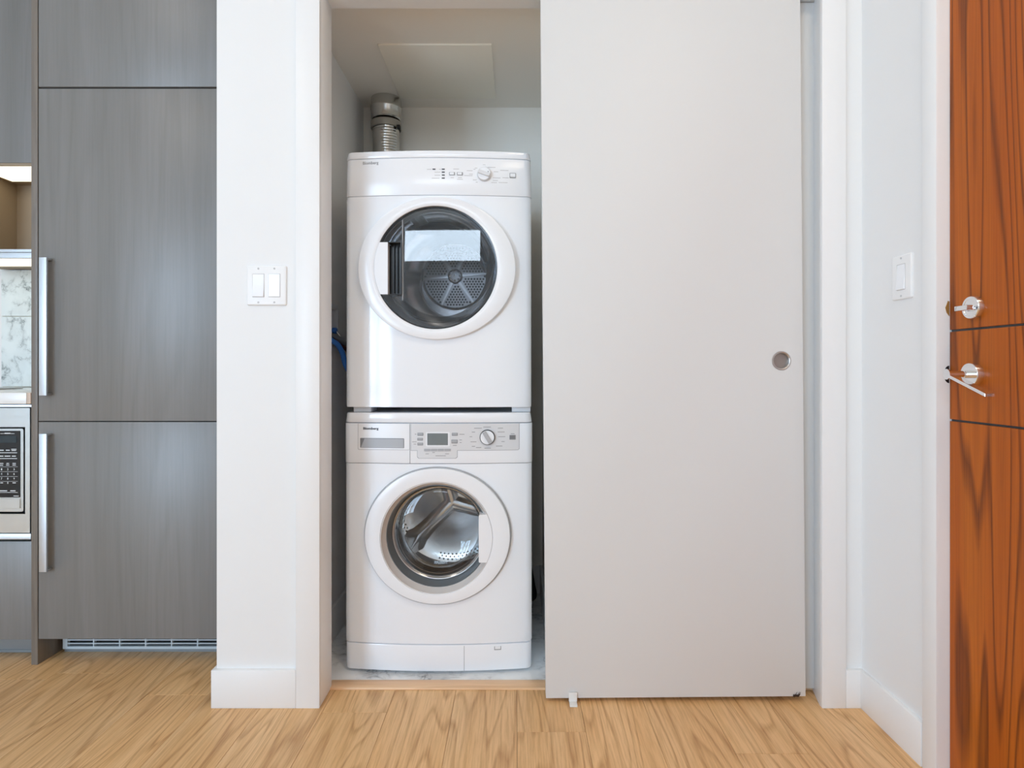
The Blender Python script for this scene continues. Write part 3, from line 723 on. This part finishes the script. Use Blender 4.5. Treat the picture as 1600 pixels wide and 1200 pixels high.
# door
yr = lambda x: YC-0.014+0.45*BOW*((x-XC)/HW)**2
icx, icz, ir = FX(682.7), FZ(838.8), 0.177
rows = [ell(wcx, wcz, .2305, .2145, yb_, NR_), ell(wcx, wcz, .2305, .2145, lambda x: yr(x)+.004, NR_), ell(wcx, wcz, .2290, .2130, lambda x: yr(x)+.0008, NR_), ell(wcx, wcz, .2260, .2100, yr, NR_),
        ell(icx, icz, ir+.006, ir+.006, yr, NR_), ell(icx, icz, ir+.002, ir+.002, lambda x: yr(x)+.0006, NR_), ell(icx, icz, ir, ir, lambda x: yr(x)+.003, NR_), ell(icx, icz, ir-.001, ir-.001, YC, NR_)]
door = obj('door', loops(B(), rows), M['plastic'], wa, True)
rows = [ell(wcx, wcz, .2355, .2190, lambda x: front(x)+.003, NR_), ell(wcx, wcz, .2350, .2185, lambda x: front(x)-.006, NR_), ell(wcx, wcz, .2335, .2172, lambda x: front(x)-.0075, NR_), ell(wcx, wcz, .2300, .2140, lambda x: front(x)-.006, NR_), ell(wcx, wcz, .2300, .2140, yb_, NR_)]
obj('door_rim', loops(B(), rows), M['midgrey'], door, True)
obj('inner_lip', lathe(B(), icx, icz, [(ir+.0002, YC-.010), (ir-.002, YC-.0105), (ir-.004, YC-.006), (ir-.012, YC+.016), (ir-.014, YC+.018)], 128), M['lip'], door, True)
obj('door_gasket', lathe(B(), icx, icz, [(ir-.013, YC+.017), (ir-.0155, YC+.016), (ir-.017, YC+.020), (ir-.022, YC+.052), (ir-.026, YC+.056)], 128), M['rubber'], door, True)
obj('bowl_rim', lathe(B(), icx, icz, [(ir-.025, YC+.056), (ir-.0265, YC+.053), (ir-.0285, YC+.054), (ir-.029, YC+.060), (ir-.030, YC+.066)], 128), M['satin'], door, True)
rb = ir-.029
obj('door_glass', lathe(B(), icx, icz, [(0, YC+.040)]+[(rb*math.sin(PI/2*k/14), YC+.060-.018*math.cos(PI/2*k/14)) for k in range(1, 15)], 96), M['bowl'], door, True)
obj('glass_bowl', lathe(B(), icx, icz, [(rb, YC+.060), (rb-.006, YC+.105), (rb-.020, YC+.130), (rb-.05, YC+.142), (0, YC+.148)], 96), M['bowl'], door, True)
obj('door_boot', lathe(B(), icx, icz, [(.203, YC+.028), (ir+.006, YC+.05), (ir-.004, YC+.10), (ir-.016, YC+.115), (ir-.022, YC+.108)], 96), M['rubber'], wa, True)
hx = FX(748.5); hz0, hz1 = FZ(876.5), FZ(802)
arc = []
for k in range(25):
    z = hz0+(hz1-hz0)*k/24; arc.append((icx+math.sqrt((ir-.0006)**2-(z-icz)**2), z))
pts = arc+[(hx+.004, hz1-.001), (hx, hz1-.005), (hx, hz0+.002), (hx+.003, hz0)]
obj('door_handle', prism(B(), pts, lambda p: (p[0], YC+.040, p[1]), lambda p: (p[0], yr(p[0])+.0002, p[1])), M['plastic'], door)
# drum
ydr = 2.40
wdz = icz+.012
drum = obj('drum', lathe(B(), XC, wdz, [(.165, YC+.120), (.215, YC+.122), (.238, YC+.135), (.240, YC+.16), (.240, ydr-.05), (.232, ydr-.02), (.205, ydr-.006), (.12, ydr), (.05, ydr-.012), (0, ydr-.014)], 128), M['drum'], wa, True)
c = Vector((XC, 0, wdz))
for a in (3.93, 3.93+2*PI/3, 3.93+4*PI/3):
    d = Vector((math.cos(a), 0, math.sin(a))); nn = Vector((-d.z, 0, d.x))
    # raised spoke on the back plate
    rows = []
    for t, wdt, hgt in ((.0, .040, .020), (.06, .034, .022), (.12, .030, .020), (.18, .036, .016), (.225, .055, .012)):
        rows.append([c+d*t+nn*(u*wdt)+Vector((0, ydr-.004-hgt*v+.008*(t/.225)*-1, 0)) for u, v in ((-1, -.2), (-.7, .6), (-.45, .95), (0, 1.05), (.45, .95), (.7, .6), (1, -.2))])
    bm = B(); vs = [[bm.verts.new(p) for p in r_] for r_ in rows]
    for r1_, r2_ in zip(vs, vs[1:]):
        for i in range(6): bm.faces.new((r1_[i], r1_[i+1], r2_[i+1], r2_[i]))
    bmesh.ops.recalc_face_normals(bm, faces=bm.faces)
    obj('back_spoke', bm, M['drum'], drum, True)
    a2 = a; d2_ = Vector((math.cos(a2), 0, math.sin(a2))); n2_ = Vector((-d2_.z, 0, d2_.x))
    pr = [(-.050, .241), (-.028, .205), (-.012, .182), (0, .178), (.012, .182), (.028, .205), (.050, .241)]
    bm = prism(B(), pr, lambda p: c+n2_*p[0]+d2_*p[1]+Vector((0, YC+.165, 0)), lambda p: c+n2_*p[0]+d2_*p[1]+Vector((0, ydr-.03, 0)))
    obj('drum_lifter', bm, M['drum'], drum, True)
bm = B()
def hole(p, e1, e2, r):
    bm.faces.new([bm.verts.new(p+e1*(r*math.cos(PI/3*k))+e2*(r*math.sin(PI/3*k))) for k in range(6)])
for iy in range(11):                                  # rows of holes round the drum wall
    y = YC+.17+iy*.020
    for k in range(72):
        a = 2*PI*(k+0.5*(iy % 2))/72
        d = Vector((math.cos(a), 0, math.sin(a)))
        hole(c+d*.2392+Vector((0, y, 0)), Vector((0, 1, 0)), Vector((-d.z, 0, d.x)), .0040)
for r, n in ((.222, 84), (.213, 84), (.204, 84)):     # and round the edge of the back plate
    for k in range(n):
        a = 2*PI*(k+(0.5 if r == .213 else 0))/n
        if (k//10) % 3 == 2: continue
        d = Vector((math.cos(a), 0, math.sin(a)))
        yy = {.222: ydr-.0175, .213: ydr-.0125, .204: ydr-.0080}[r]
        hole(c+d*r+Vector((0, yy, 0)), d*.8+Vector((0, -.5, 0)), Vector((-d.z, 0, d.x)), .0036)
o = obj('perforation', bm, M['blackmat'], drum); o['kind'] = 'stuff'
# detergent drawer and fascia
def wbar(bm, x, y, wpx, hpx, t=.0012, r=0.0):
    return patch(bm, FX(x-wpx/2), FX(x+wpx/2), FZ(y+hpx/2), FZ(y-hpx/2), t, fy, r=r)
obj('panel_joint', patch(B(), FX(640.6), FX(641.6), FZ(723.6), FZ(662), .0004, fy), M['grey'], cp)
edge = obj('drawer_outline', patch(B(), FX(558.2), FX(640), FZ(703), FZ(662), .0006, fy, r=.003), M['midgrey'], cp)
dw = obj('detergent_drawer', patch(B(), FX(558.9), FX(640.2), FZ(702.3), FZ(662), .0012, fy, r=.003), M['plastic'], cp)
bm = B(); hx0, hx1, hz0, hz1 = FX(562), FX(632), FZ(699.8), FZ(684.6)
gripb = obj('drawer_grip', patch(B(), hx0, hx1, hz0, hz1, .0018, fy, r=.002), M['liner'], dw)
obj('grip_lip', columns(B(), [(FX(563.5)+(FX(631)-FX(563.5))*k/12, hz0+.001, hz0+.001+(hz1-hz0-.003)*min(1, .02+k/1.0)) for k in range(13)], .0032, fy, 0), M['midgrey'], dw)
obj('brand_lettering', text_bm('Blomberg', FX(567), FZ(672.6), FX(591.5)-FX(567), FZ(667.6)-FZ(672.6), lambda x: fy(x)-.0012, bold=0.028), M['inkdark'], dw)
def plate(g, t):
    """right part of the fascia: a long strip with a tab hanging under the display; g widens it"""
    xs_ = [643-g, 651.5, 653-g, 655.5-g, 658]+[664+10*k for k in range(5)]+[709, 712+g, 714.5+g, 716]+[730+14*k for k in range(6)]+[809.5, 811+g]
    cols = []
    for x in xs_:
        low = 703+g
        if 653-g <= x <= 714.5+g: low = 715.2+g
        if x in (653-g, 714.5+g): cols.append((FX(x), FZ(703+g if x < 680 else 713+g), FZ(662))); low = 713+g if x < 680 else 703+g
        if x > 810: low = 701+g
        cols.append((FX(x)+(1e-5 if cols and abs(cols[-1][0]-FX(x)) < 1e-7 else 0), FZ(low), FZ(662)))
    return columns(B(), cols, t, fy, .002)
obj('fascia_outline', plate(.8, .0006), M['midgrey'], cp)
fa = obj('fascia', plate(0, .0012), M['plastic_panel'], cp)
obj('display_bezel', wbar(B(), 684.6, 685.8, 37, 22.5, .0018, .002), M['plastic'], fa)
obj('display', wbar(B(), 684.3, 685.8, 32, 18.4, .0024), M['lcd'], fa)
for x, y, a, b in ((657.6, 678.1, 9.4, 4.6), (657.1, 685.8, 9, 4.2), (657.3, 693.3, 9, 4.4), (711, 678.2, 9.4, 4.6), (710.6, 689.4, 9.8, 6), (800.9, 683.6, 10, 7.4)):
    bt = obj('power_button' if x > 790 else 'push_button', wbar(B(), x, y, a, b, .0020, .0016), M['grey'], fa)
    obj('button_cap', wbar(B(), x-.2, y-.5, a-2, b-2.2, .0034, .0008), M['midgrey'] if x < 790 else M['liner'], bt)
for k in range(4):
    obj('option_key', wbar(B(), 668.3+10.5*k, 702.5, 9.9, 3.8, .0030, .001), M['midgrey'], fa)
knob(fa, 761.6, 683.1, .0245, -1.02, M['plastic'], M['black'], M['midgrey'])
bm = B()
for x, y, l in ((650, 678, 2.5), (648, 690, 7), (649, 693.5, 4), (722, 678.3, 8), (720, 687, 4), (720, 691, 3), (711, 695.5, 6), (668, 708.5, 5), (678, 706.5, 4), (699, 708.5, 6), (689, 711.5, 16), (747, 668.8, 12), (761, 667, 12), (782, 669, 8), (740, 674.8, 5), (783, 675, 11),
                (736, 682, 4), (784, 682.4, 11), (740, 690, 9), (786, 690, 5), (740, 697, 5), (780, 697, 10), (762, 700, 10), (748, 699, 8), (801, 678, 6)):
    patch(bm, FX(x-l/2), FX(x+l/2), FZ(y+.45), FZ(y-.45), .0016, fy, sink=-.001)
o = obj('printed_legend', bm, M['ink'], fa); o['kind'] = 'stuff'

# ---------------- closet fittings
dcx_, dcy_ = px(603.5, 2.573), 2.573
du = thing('exhaust_duct', 'ribbed silver foil dryer duct rising behind the dryer to the closet ceiling', 'duct', (dcx_, dcy_, 1.35))
bm = B(); prof = []; z = 1.35
while z < 2.0:
    prof += [(.0545, z), (.0562, z+.004), (.0562, z+.007), (.0545, z+.011)]; z += .0115
lathe(bm, dcx_, dcy_, prof, 48, 'z')
for v in bm.verts:
    a = math.atan2(v.co.y-dcy_, v.co.x-dcx_); v.co.z += .0058*a/PI; s_ = 1+.012*math.sin(3*a+v.co.z*40)
    v.co.x = dcx_+(v.co.x-dcx_)*s_; v.co.y = dcy_+(v.co.y-dcy_)*s_
obj('foil_hose', bm, M['foil'], du, True)
obj('collar', lathe(B(), dcx_, dcy_, [(.0625, CZ), (.0635, CZ-.03), (.0660, CZ-.034), (.0660, CZ-.046), (.0635, CZ-.05), (.0630, CZ-.085), (.058, CZ-.09)], 48, 'z'), M['foil'], du, True)
cl = obj('hose_clamp', lathe(B(), dcx_, dcy_, [(.0595, 1.985), (.0640, 1.987), (.0645, 2.000), (.0640, 2.014), (.0595, 2.016)], 48, 'z'), M['tape'], du, True)
obj('clamp_screw', bx(dcx_+.052, dcx_+.066, dcy_-.045, dcy_-.025, 1.976, 1.990, bev=.002), M['blackmat'], du)
tag(obj('access_panel', bx(-.482, -.083, 2.133, 2.554, CZ-.006, CZ+.001, bev=.0015), M['hatch'], smooth=True), 'square cream access panel on the closet ceiling above the dryer', 'access panel')
# valve box in the closet side wall
vb = thing('valve_box', 'white recessed water valve box in the closet side wall left of the dryer', 'valve box', (-.70, 2.19, RZ0))
bm = B()
box(bm, -.749, -.745, RY0+.001, RY1-.001, RZ0+.001, RZ1-.001)
box(bm, -.746, -.662, RY1-.006, RY1-.001, RZ0+.001, RZ1-.001); box(bm, -.746, -.662, RY0+.001, RY0+.006, RZ0+.001, RZ1-.001)
box(bm, -.746, -.662, RY0+.001, RY1-.001, RZ1-.006, RZ1-.001); box(bm, -.746, -.662, RY0+.001, RY1-.001, RZ0+.001, RZ0+.006)
for a in ((RY0-.014, RY0+.002, RZ0-.014, RZ1+.014), (RY1-.002, RY1+.010, RZ0-.014, RZ1+.014), (RY0, RY1, RZ1-.002, RZ1+.012), (RY0, RY1, RZ0-.014, RZ0+.002)):
    box(bm, -.663, -.659, a[0], a[1], a[2], a[3], bev=.001, seg=1)
obj('housing', bm, M['box'], vb)
vy = 2.235; vx, vz = px(524, vy), pz(517, vy)
hnd = obj('valve_handle', lathe(B(), vy, vz, [(0, vx+.006), (.010, vx+.006), (.012, vx+.003), (.012, vx-.010), (.006, vx-.012), (.006, -.70), (0, -.70)], 20, 'x'), M['blue'], vb, True)
obj('valve_stem', tube(B(), [(-.70, vy, vz), (-.655, vy, vz-.006), (px(531, vy), vy, pz(525.5, vy))], .0045), M['chrome'], vb, True)
def hose(name, pts, r, mat, label):
    return tag(obj(name, tube(B(), smooth_path(pts), r), M[mat], smooth=True), label, 'hose')
def q3(x, y, Y): return (px(x, Y), Y, pz(y, Y))
hose('drain_hose', [(-.735, 2.20, pz(525, 2.20)), q3(512, 525, 2.2), q3(523, 527, 2.21), q3(534, 534, 2.24), q3(543, 541, 2.30), (-.60, 2.42, 1.0), (-.575, 2.50, .8), (-.56, 2.53, .45)], .0125, 'hose', 'grey drain hose curving out of the valve box behind the machines')
hose('hot_water_hose', [(-.73, 2.18, pz(530, 2.18)), q3(514, 528, 2.18), q3(524, 533, 2.19), q3(533, 540, 2.22), q3(543, 549, 2.28), (-.615, 2.40, .96), (-.60, 2.51, .7), (-.59, 2.52, .5)], .0065, 'red', 'dark red water hose below the grey drain hose')
hose('cold_water_hose', [(-.72, 2.145, pz(533, 2.145)), q3(512, 530, 2.15), q3(520, 533, 2.15), q3(528, 539, 2.16), q3(535, 552, 2.18), q3(540, 570, 2.2), (-.600, 2.23, .945), (-.583, 2.27, .88), (-.580, 2.33, .80)], .0095, 'blue', 'bright blue water hose hanging beside the dryer')
hose('discharge_hose', [(.03, 2.515, .42), (.045, 2.520, .2), (.062, 2.512, .085), (.070, 2.508, .040), (.050, 2.54, .026), (.00, 2.58, .021), (-.06, 2.60, .021)], .020, 'blackmat', 'black hose lying on the floor behind the washing machine')

# ---------------- light switches
def rocker_switch(name, label, cx, cz, n, wdt, M4):
    """built facing -Y at the origin, then turned to its wall"""
    t = thing(name, label, 'light switch', M4 @ Vector((0, 0, 0)), )
    hgt = .1135
    def put(nm, bm, mat, par, sm=True):
        bm.transform(M4); return obj(nm, bm, mat, par, sm)
    bm = B()
    rows = [[(x, y, z) for x, z in rrect(-wdt/2+i, wdt/2-i, -hgt/2+i, hgt/2-i, .004)] for i, y in ((0, .0005), (0, -.004), (.0015, -.0058), (.003, -.0062))]
    loops(bm, rows); bm.verts.ensure_lookup_table(); k = len(rows[0]); bm.faces.new([bm.verts[i] for i in range(3*k, 4*k)])
    bmesh.ops.recalc_face_normals(bm, faces=bm.faces)
    pl_ = put('wall_plate', bm, M['trim'], t)
    for i in range(n):
        x = (i-(n-1)/2)*.046
        put('rocker_frame', box(B(), x-.0175, x+.0175, -.0068, -.0020, -.034, .034, bev=.0008, seg=1), M['inkpale'], t)
        bm = B(); up = .0020 if i % 2 == 0 else -.0003
        pr = [(-.0325, -.0068-up-.0022), (0, -.0080), (.0325, -.0068+min(up, .001)-.0010), (.0325, -.004), (-.0325, -.004)]
        prism(bm, pr, lambda p: (x-.0162, p[1], p[0]), lambda p: (x+.0162, p[1], p[0]))
        bmesh.ops.bevel(bm, geom=list(bm.edges), offset=.0006, segments=1, affect='EDGES')
        put('rocker', bm, M['plastic'], t)
        for z in (-.0485, .0485):
            put('screw', lathe(B(), x, z, [(.0030, -.0058), (.0028, -.0070), (0, -.0072)], 14), M['inkpale'], t)
    return t
rocker_switch('light_switch', 'white double rocker light switch on the pier wall between fridge and closet', 0, 0, 2, .1135, Matrix.Translation((px(417.5, YW), YW, pz(446.5, YW))))
yc_ = (1.0*F/(1397-VX)+1.0*F/(1427-VX))/2
rocker_switch('light_switch', 'white single rocker light switch on the right wall near the entry door', 0, 0, 1, .078, Matrix.Translation((1.0, yc_, pz(433, yc_))) @ Matrix.Rotation(-PI/2, 4, 'Z'))

# ================================================================ KITCHEN
YF = 1.995
sF = F/YF
ep = tag(obj('end_panel', bx(px(48, YF), px(58, YF), YF+.002, 2.605, 0, 2.45, bev=.001), M['laminate_side'], smooth=True), 'tall narrow grey end panel between the fridge and the microwave', 'cabinet panel')
EPL, EPR = px(48, YF), px(58, YF)
FXL, FXR = px(60.3, YF), -.952
fr = thing('built_in_fridge', 'tall built in fridge with grey wood grain doors and long metal handles', 'fridge', ((FXL+FXR)/2, 2.3, 0))
obj('carcass', bx(FXL+.004, FXR-.004, YF+.024, 2.60, .10, 1.888), M['darkbox'], fr)
zt, zm, zb0 = pz(138.5, YF), pz(658.6, YF), pz(998.5, YF)
ud = obj('upper_door', bx(FXL, FXR, YF, YF+.020, zm+.0016, zt, bev=.001), M['laminate'], fr, True)
ld = obj('lower_door', bx(FXL, FXR, YF, YF+.020, zb0, zm-.0016, bev=.001), M['laminate'], fr, True)
def bar_handle(y0, y1, par):
    YH = 1.968; x0, x1 = px(60.5, YH), px(72.3, YH); za, zb = pz(y1, YH), pz(y0, YH)
    h = obj('bar_handle', bx(x0, x1, YH, YH+.007, za, zb, bev=.0008), M['alu'], par, True)
    for z in (za, zb-.007):
        obj('handle_post', bx(x0+.001, x1-.001, YH+.006, YF+.001, z+.0005, z+.0065, bev=.0005, seg=1), M['satin'], h)
bar_handle(402, 618, ud); bar_handle(678, 894, ld)
YG = 2.088
GL = px(98, YG)
GR = -.958
bm = box(box(B(), GL, GL+.016, YG, YG+.012, .0105, .105), GR-.006, GR, YG, YG+.012, .0105, .105)
box(bm, GL, GR, YG+.0003, YG+.0115, .0105, .0190); box(bm, GL, GR, YG+.0003, YG+.0115, .1015, .105)
gr_ = obj('vent_grille', bm, M['grille'], fr)
for k in range(1, 7):
    z = .0148+.0123*k; obj('slat', bx(GL+.015, GR-.005, YG+.0006, YG+.006, z, z+.0036), M['grille'], gr_)
x = GL+.016
while x < GR-.1:
    x += .0893; obj('divider', bx(x-.0022, x+.0022, YG+.0009, YG+.0112, .016, .102), M['grille'], gr_)
obj('grille_base', bx(GL+.004, GR, YG+.003, YG+.014, 0, .0103), M['kick'], fr)
obj('grille_void', bx(GL, GR, YG+.03, YG+.034, 0, .104), M['darkbox'], fr)
tc_ = tag(obj('top_cupboard', bx(FXL, FXR, YF, 2.60, pz(135.5, YF), 2.45, bev=.001), M['laminate'], smooth=True), 'grey wood grain cupboard door above the fridge', 'cupboard')
tag(obj('filler_panel', bx(-.949, -.8615, YF+.004, YF+.024, 0.0, 2.45, bev=.001), M['laminate'], smooth=True), 'narrow grey filler panel beside the pier wall', 'cabinet panel')

# base run left of the end panel
YBc = 2.010
KL, KR = -2.19, EPL-.0015
bc = thing('base_cabinet', 'grey base cabinet with a wide drawer below the microwave', 'cabinet', ((KL+KR)/2, 2.3, 0))
bm = B()
for a in ((KL, KL+.018, .075, .845), (KR-.018, KR, .075, .845), (KL, KR, .075, .093), (KL, KR, .398, .416)):
    box(bm, a[0], a[1], YBc+.021, 2.60, a[2], a[3])
box(bm, KL, KR, 2.58, 2.60, .075, .845)
obj('carcass', bm, M['laminate_side'], bc)
dr = obj('drawer', bx(KL+.002, KR-.001, YBc, YBc+.020, pz(999.5, YBc), pz(846, YBc), bev=.001), M['laminate'], bc, True)
obj('edge_pull', bx(KL+.002, KR-.0005, YBc-.012, YBc+.022, pz(843.2, YBc-.012), pz(834, YBc-.012), bev=.002), M['alu'], dr, True)
kk = obj('toe_kick', bx(KL, KR, YG, YG+.014, .0, .08), M['kick'], bc)
obj('kick_seal', bx(KL, KR, YG-.004, YG+.002, 0, .008, bev=.001), M['kick'], bc)
ct = tag(obj('countertop', bx(KL, px(41, 1.993), 1.993, 2.60, pz(631.5, 1.993), pz(613.6, 1.993), bev=.0015), M['counter'], smooth=True), 'white stone countertop over the microwave', 'countertop')
tag(obj('counter_end_strip', bx(px(41.2, 1.993), EPL-.0005, 1.995, 2.60, pz(631.5, 1.993), pz(613.8, 1.993), bev=.001), M['filler'], smooth=True), 'beige strip closing the end of the white countertop', 'trim strip')
tag(obj('support_rail', bx(KL, KR, YBc-.006, 2.02, pz(636.2, 2.004), pz(632.2, 2.004), bev=.0008), M['alu'], smooth=True), 'thin metal rail under the front edge of the countertop', 'rail')
tag(obj('metal_plate', bx(-2.12, px(7, 2.33), 2.16, 2.42, .8950, .9015, bev=.002), M['satin'], smooth=True), 'thin brownish metal plate lying on the countertop near the left picture edge', 'plate')

# microwave
YM = 2.002
mw = thing('microwave', 'built in stainless microwave with black keypad under the white countertop', 'microwave', ((KL+KR)/2, 2.25, .43))
tx0, tx1, tz0, tz1 = KL+.004, px(46.6, YM), pz(832.5, YM), pz(637.5, YM)
ox0, ox1, oz0, oz1 = KL+.06, px(39.3, YM), pz(803.2, YM), pz(667.2, YM)
bm = B()
for a in ((tx0, ox0, tz0, tz1), (ox1, tx1, tz0, tz1), (ox0, ox1, tz0, oz0), (ox0, ox1, oz1, tz1)):
    box(bm, a[0], a[1], YM, YM+.018, a[2], a[3])
bmesh.ops.remove_doubles(bm, verts=bm.verts, dist=1e-5)
tk = obj('trim_kit', bm, M['stainless'], mw)
obj('case', box(bx(ox0+.012, ox1-.010, YM+.022, 2.45, oz0+.006, oz1-.006), ox0, ox1, YM+.03, YM+.032, oz0, oz1), M['black'], mw)
fx1, fz0, fz1 = px(35, YM), pz(800, YM), pz(670, YM)
pts = rrect(ox0+.012, fx1, fz0, fz1, .006)
fa = obj('front_frame', prism(B(), pts, lambda p: (p[0], YM+.022, p[1]), lambda p: (p[0], YM+.004, p[1])), M['stainless'], mw, True)
ym = YM+.004
def MX(x): return px(x, YM)
def MZ(y): return pz(y, YM)
kx0, kx1 = MX(-16), MX(30.2)
kp = obj('keypad', bx(kx0, kx1, ym-.002, ym+.004, MZ(777.5), MZ(673.3), bev=.0006, seg=1), M['black'], mw)
obj('door_window', bx(ox0+.03, kx0-.03, ym-.002, ym+.004, MZ(785), MZ(683), bev=.001), M['black'], mw)
obj('open_button', bx(kx0, kx1+.0005, ym-.0035, ym+.004, MZ(794.5), MZ(778.8), bev=.001), M['stainless'], mw)
obj('display', bx(MX(-14), MX(25), ym-.003, ym, MZ(692), MZ(681), bev=.0006, seg=1), M['mwlcd'], kp)
yk = lambda x: ym-.002
bm = B()
for y, x0, x1, h in ((707.5, -14, 26, .9), (716.6, -14, 26, .9), (769.6, -12, 27, .6)):
    box(bm, MX(x0), MX(x1), ym-.0026, ym-.0015, MZ(y+h/2), MZ(y-h/2))
for x, y, l, h in ((2, 703.6, 6, 1.4), (11.5, 703.6, 6, 1.4), (21, 702.0, 8, 1.0), (21, 704, 7, 1.0), (1.5, 712.8, 6, 1.4), (11, 712.8, 9, 1.4), (21, 712.8, 6, 1.4), (1.5, 724.2, 6, 1), (1.5, 727, 5, 1), (11.5, 724.2, 4, 1), (11.5, 726.8, 5, 1), (21.5, 724.2, 5, 1), (21.5, 726.8, 5, 1),
                   (2, 754.6, 4, 1.2), (21.5, 754.6, 5, 1.2), (4, 767, 13, 1.3), (19.5, 767, 8, 1.3), (24.5, 775.2, 8, .9), (3, 677.6, 6, .6), (11, 677.2, 9, 1.4), (19, 677.6, 6, .6)):
    box(bm, MX(x-l/2), MX(x+l/2), ym-.0026, ym-.0015, MZ(y+h/2), MZ(y-h/2))
for k in range(4):
    y = 729.5+7.6*k; box(bm, MX(-12), MX(27), ym-.0023, ym-.0015, MZ(y+.15), MZ(y-.15))
o = obj('printed_legend', bm, M['inkwhite'], kp); o['kind'] = 'stuff'
for i, ch in enumerate('123456789'):
    xk, yk_ = (1.8, 11.6, 21.4)[i % 3], (733.4, 740.6, 748)[i//3]
    obj('key_digit', text_bm(ch, MX(xk-.9), MZ(yk_+1.5), .0038, .0064, yk), M['inkwhite'], kp)
obj('key_digit', text_bm('0', MX(10.7), MZ(756.1), .0038, .0064, yk), M['inkwhite'], kp)

# backsplash
bs = thing('backsplash', 'white marble tile backsplash with grey veins above the white countertop', 'backsplash', (-1.9, 2.6, .895))
obj('grout_bed', bx(KL, EPL-.001, 2.598, 2.612, .8955, 1.394), M['grout'], bs)
zj = pz(494.3, 2.59)
for z0, z1 in ((.8985, zj-.0014), (zj+.0014, 1.394)):
    obj('tile', bx(KL+.001, EPL-.0035, 2.590, 2.600, z0, z1, bev=.0006, seg=1), M['marble_tile'], bs)
# wall cabinet with open lit niche and lit shelf
YU = 2.33
wc = thing('wall_cabinet', 'grey wall cabinet over an open lit niche left of the fridge', 'cabinet', ((KL+KR)/2, 2.45, 1.395))
zu = pz(255.5, YU); zn0, zn1 = pz(390, YU), pz(404, YU)
obj('cabinet_door', bx(KL+.002, KR-.001, YU, YU+.020, zu+.003, 2.45, bev=.001), M['laminate'], wc, True)
obj('carcass', bx(KL, KR, YU+.022, 2.597, zu+.004, 2.45), M['laminate_side'], wc)
obj('soffit', bx(KL, KR, YU+.003, 2.597, zu-.006, zu+.0035), M['niche'], wc)
obj('niche_side', bx(px(25, 2.58)-.018, px(25, 2.58), YU+.004, 2.585, zn0, zu-.006), M['niche'], wc)
obj('niche_back', bx(KL, KR, 2.585, 2.597, zn0, zu-.006), M['niche'], wc)
sh = obj('shelf', bx(KL, KR, YU+.004, 2.597, zn1+.002, zn0, bev=.0006, seg=1), M['niche'], wc)
obj('shelf_edge', box(bx(KL, KR, YU-.002, YU+.006, pz(403.2, YU), pz(394.6, YU), bev=.0008), KL, KR, YU-.004, YU+.006, pz(394, YU), pz(389.6, YU), bev=.0006), M['alu'], sh, True)
obj('led_panel', bx(px(25, 2.58)+.03, KR-.002, 2.345, 2.525, zu-.009, zu-.006), M['led'], wc)
obj('led_panel', bx(KL, KR-.002, 2.345, 2.50, zn1-.001, zn1+.002), M['led'], sh)
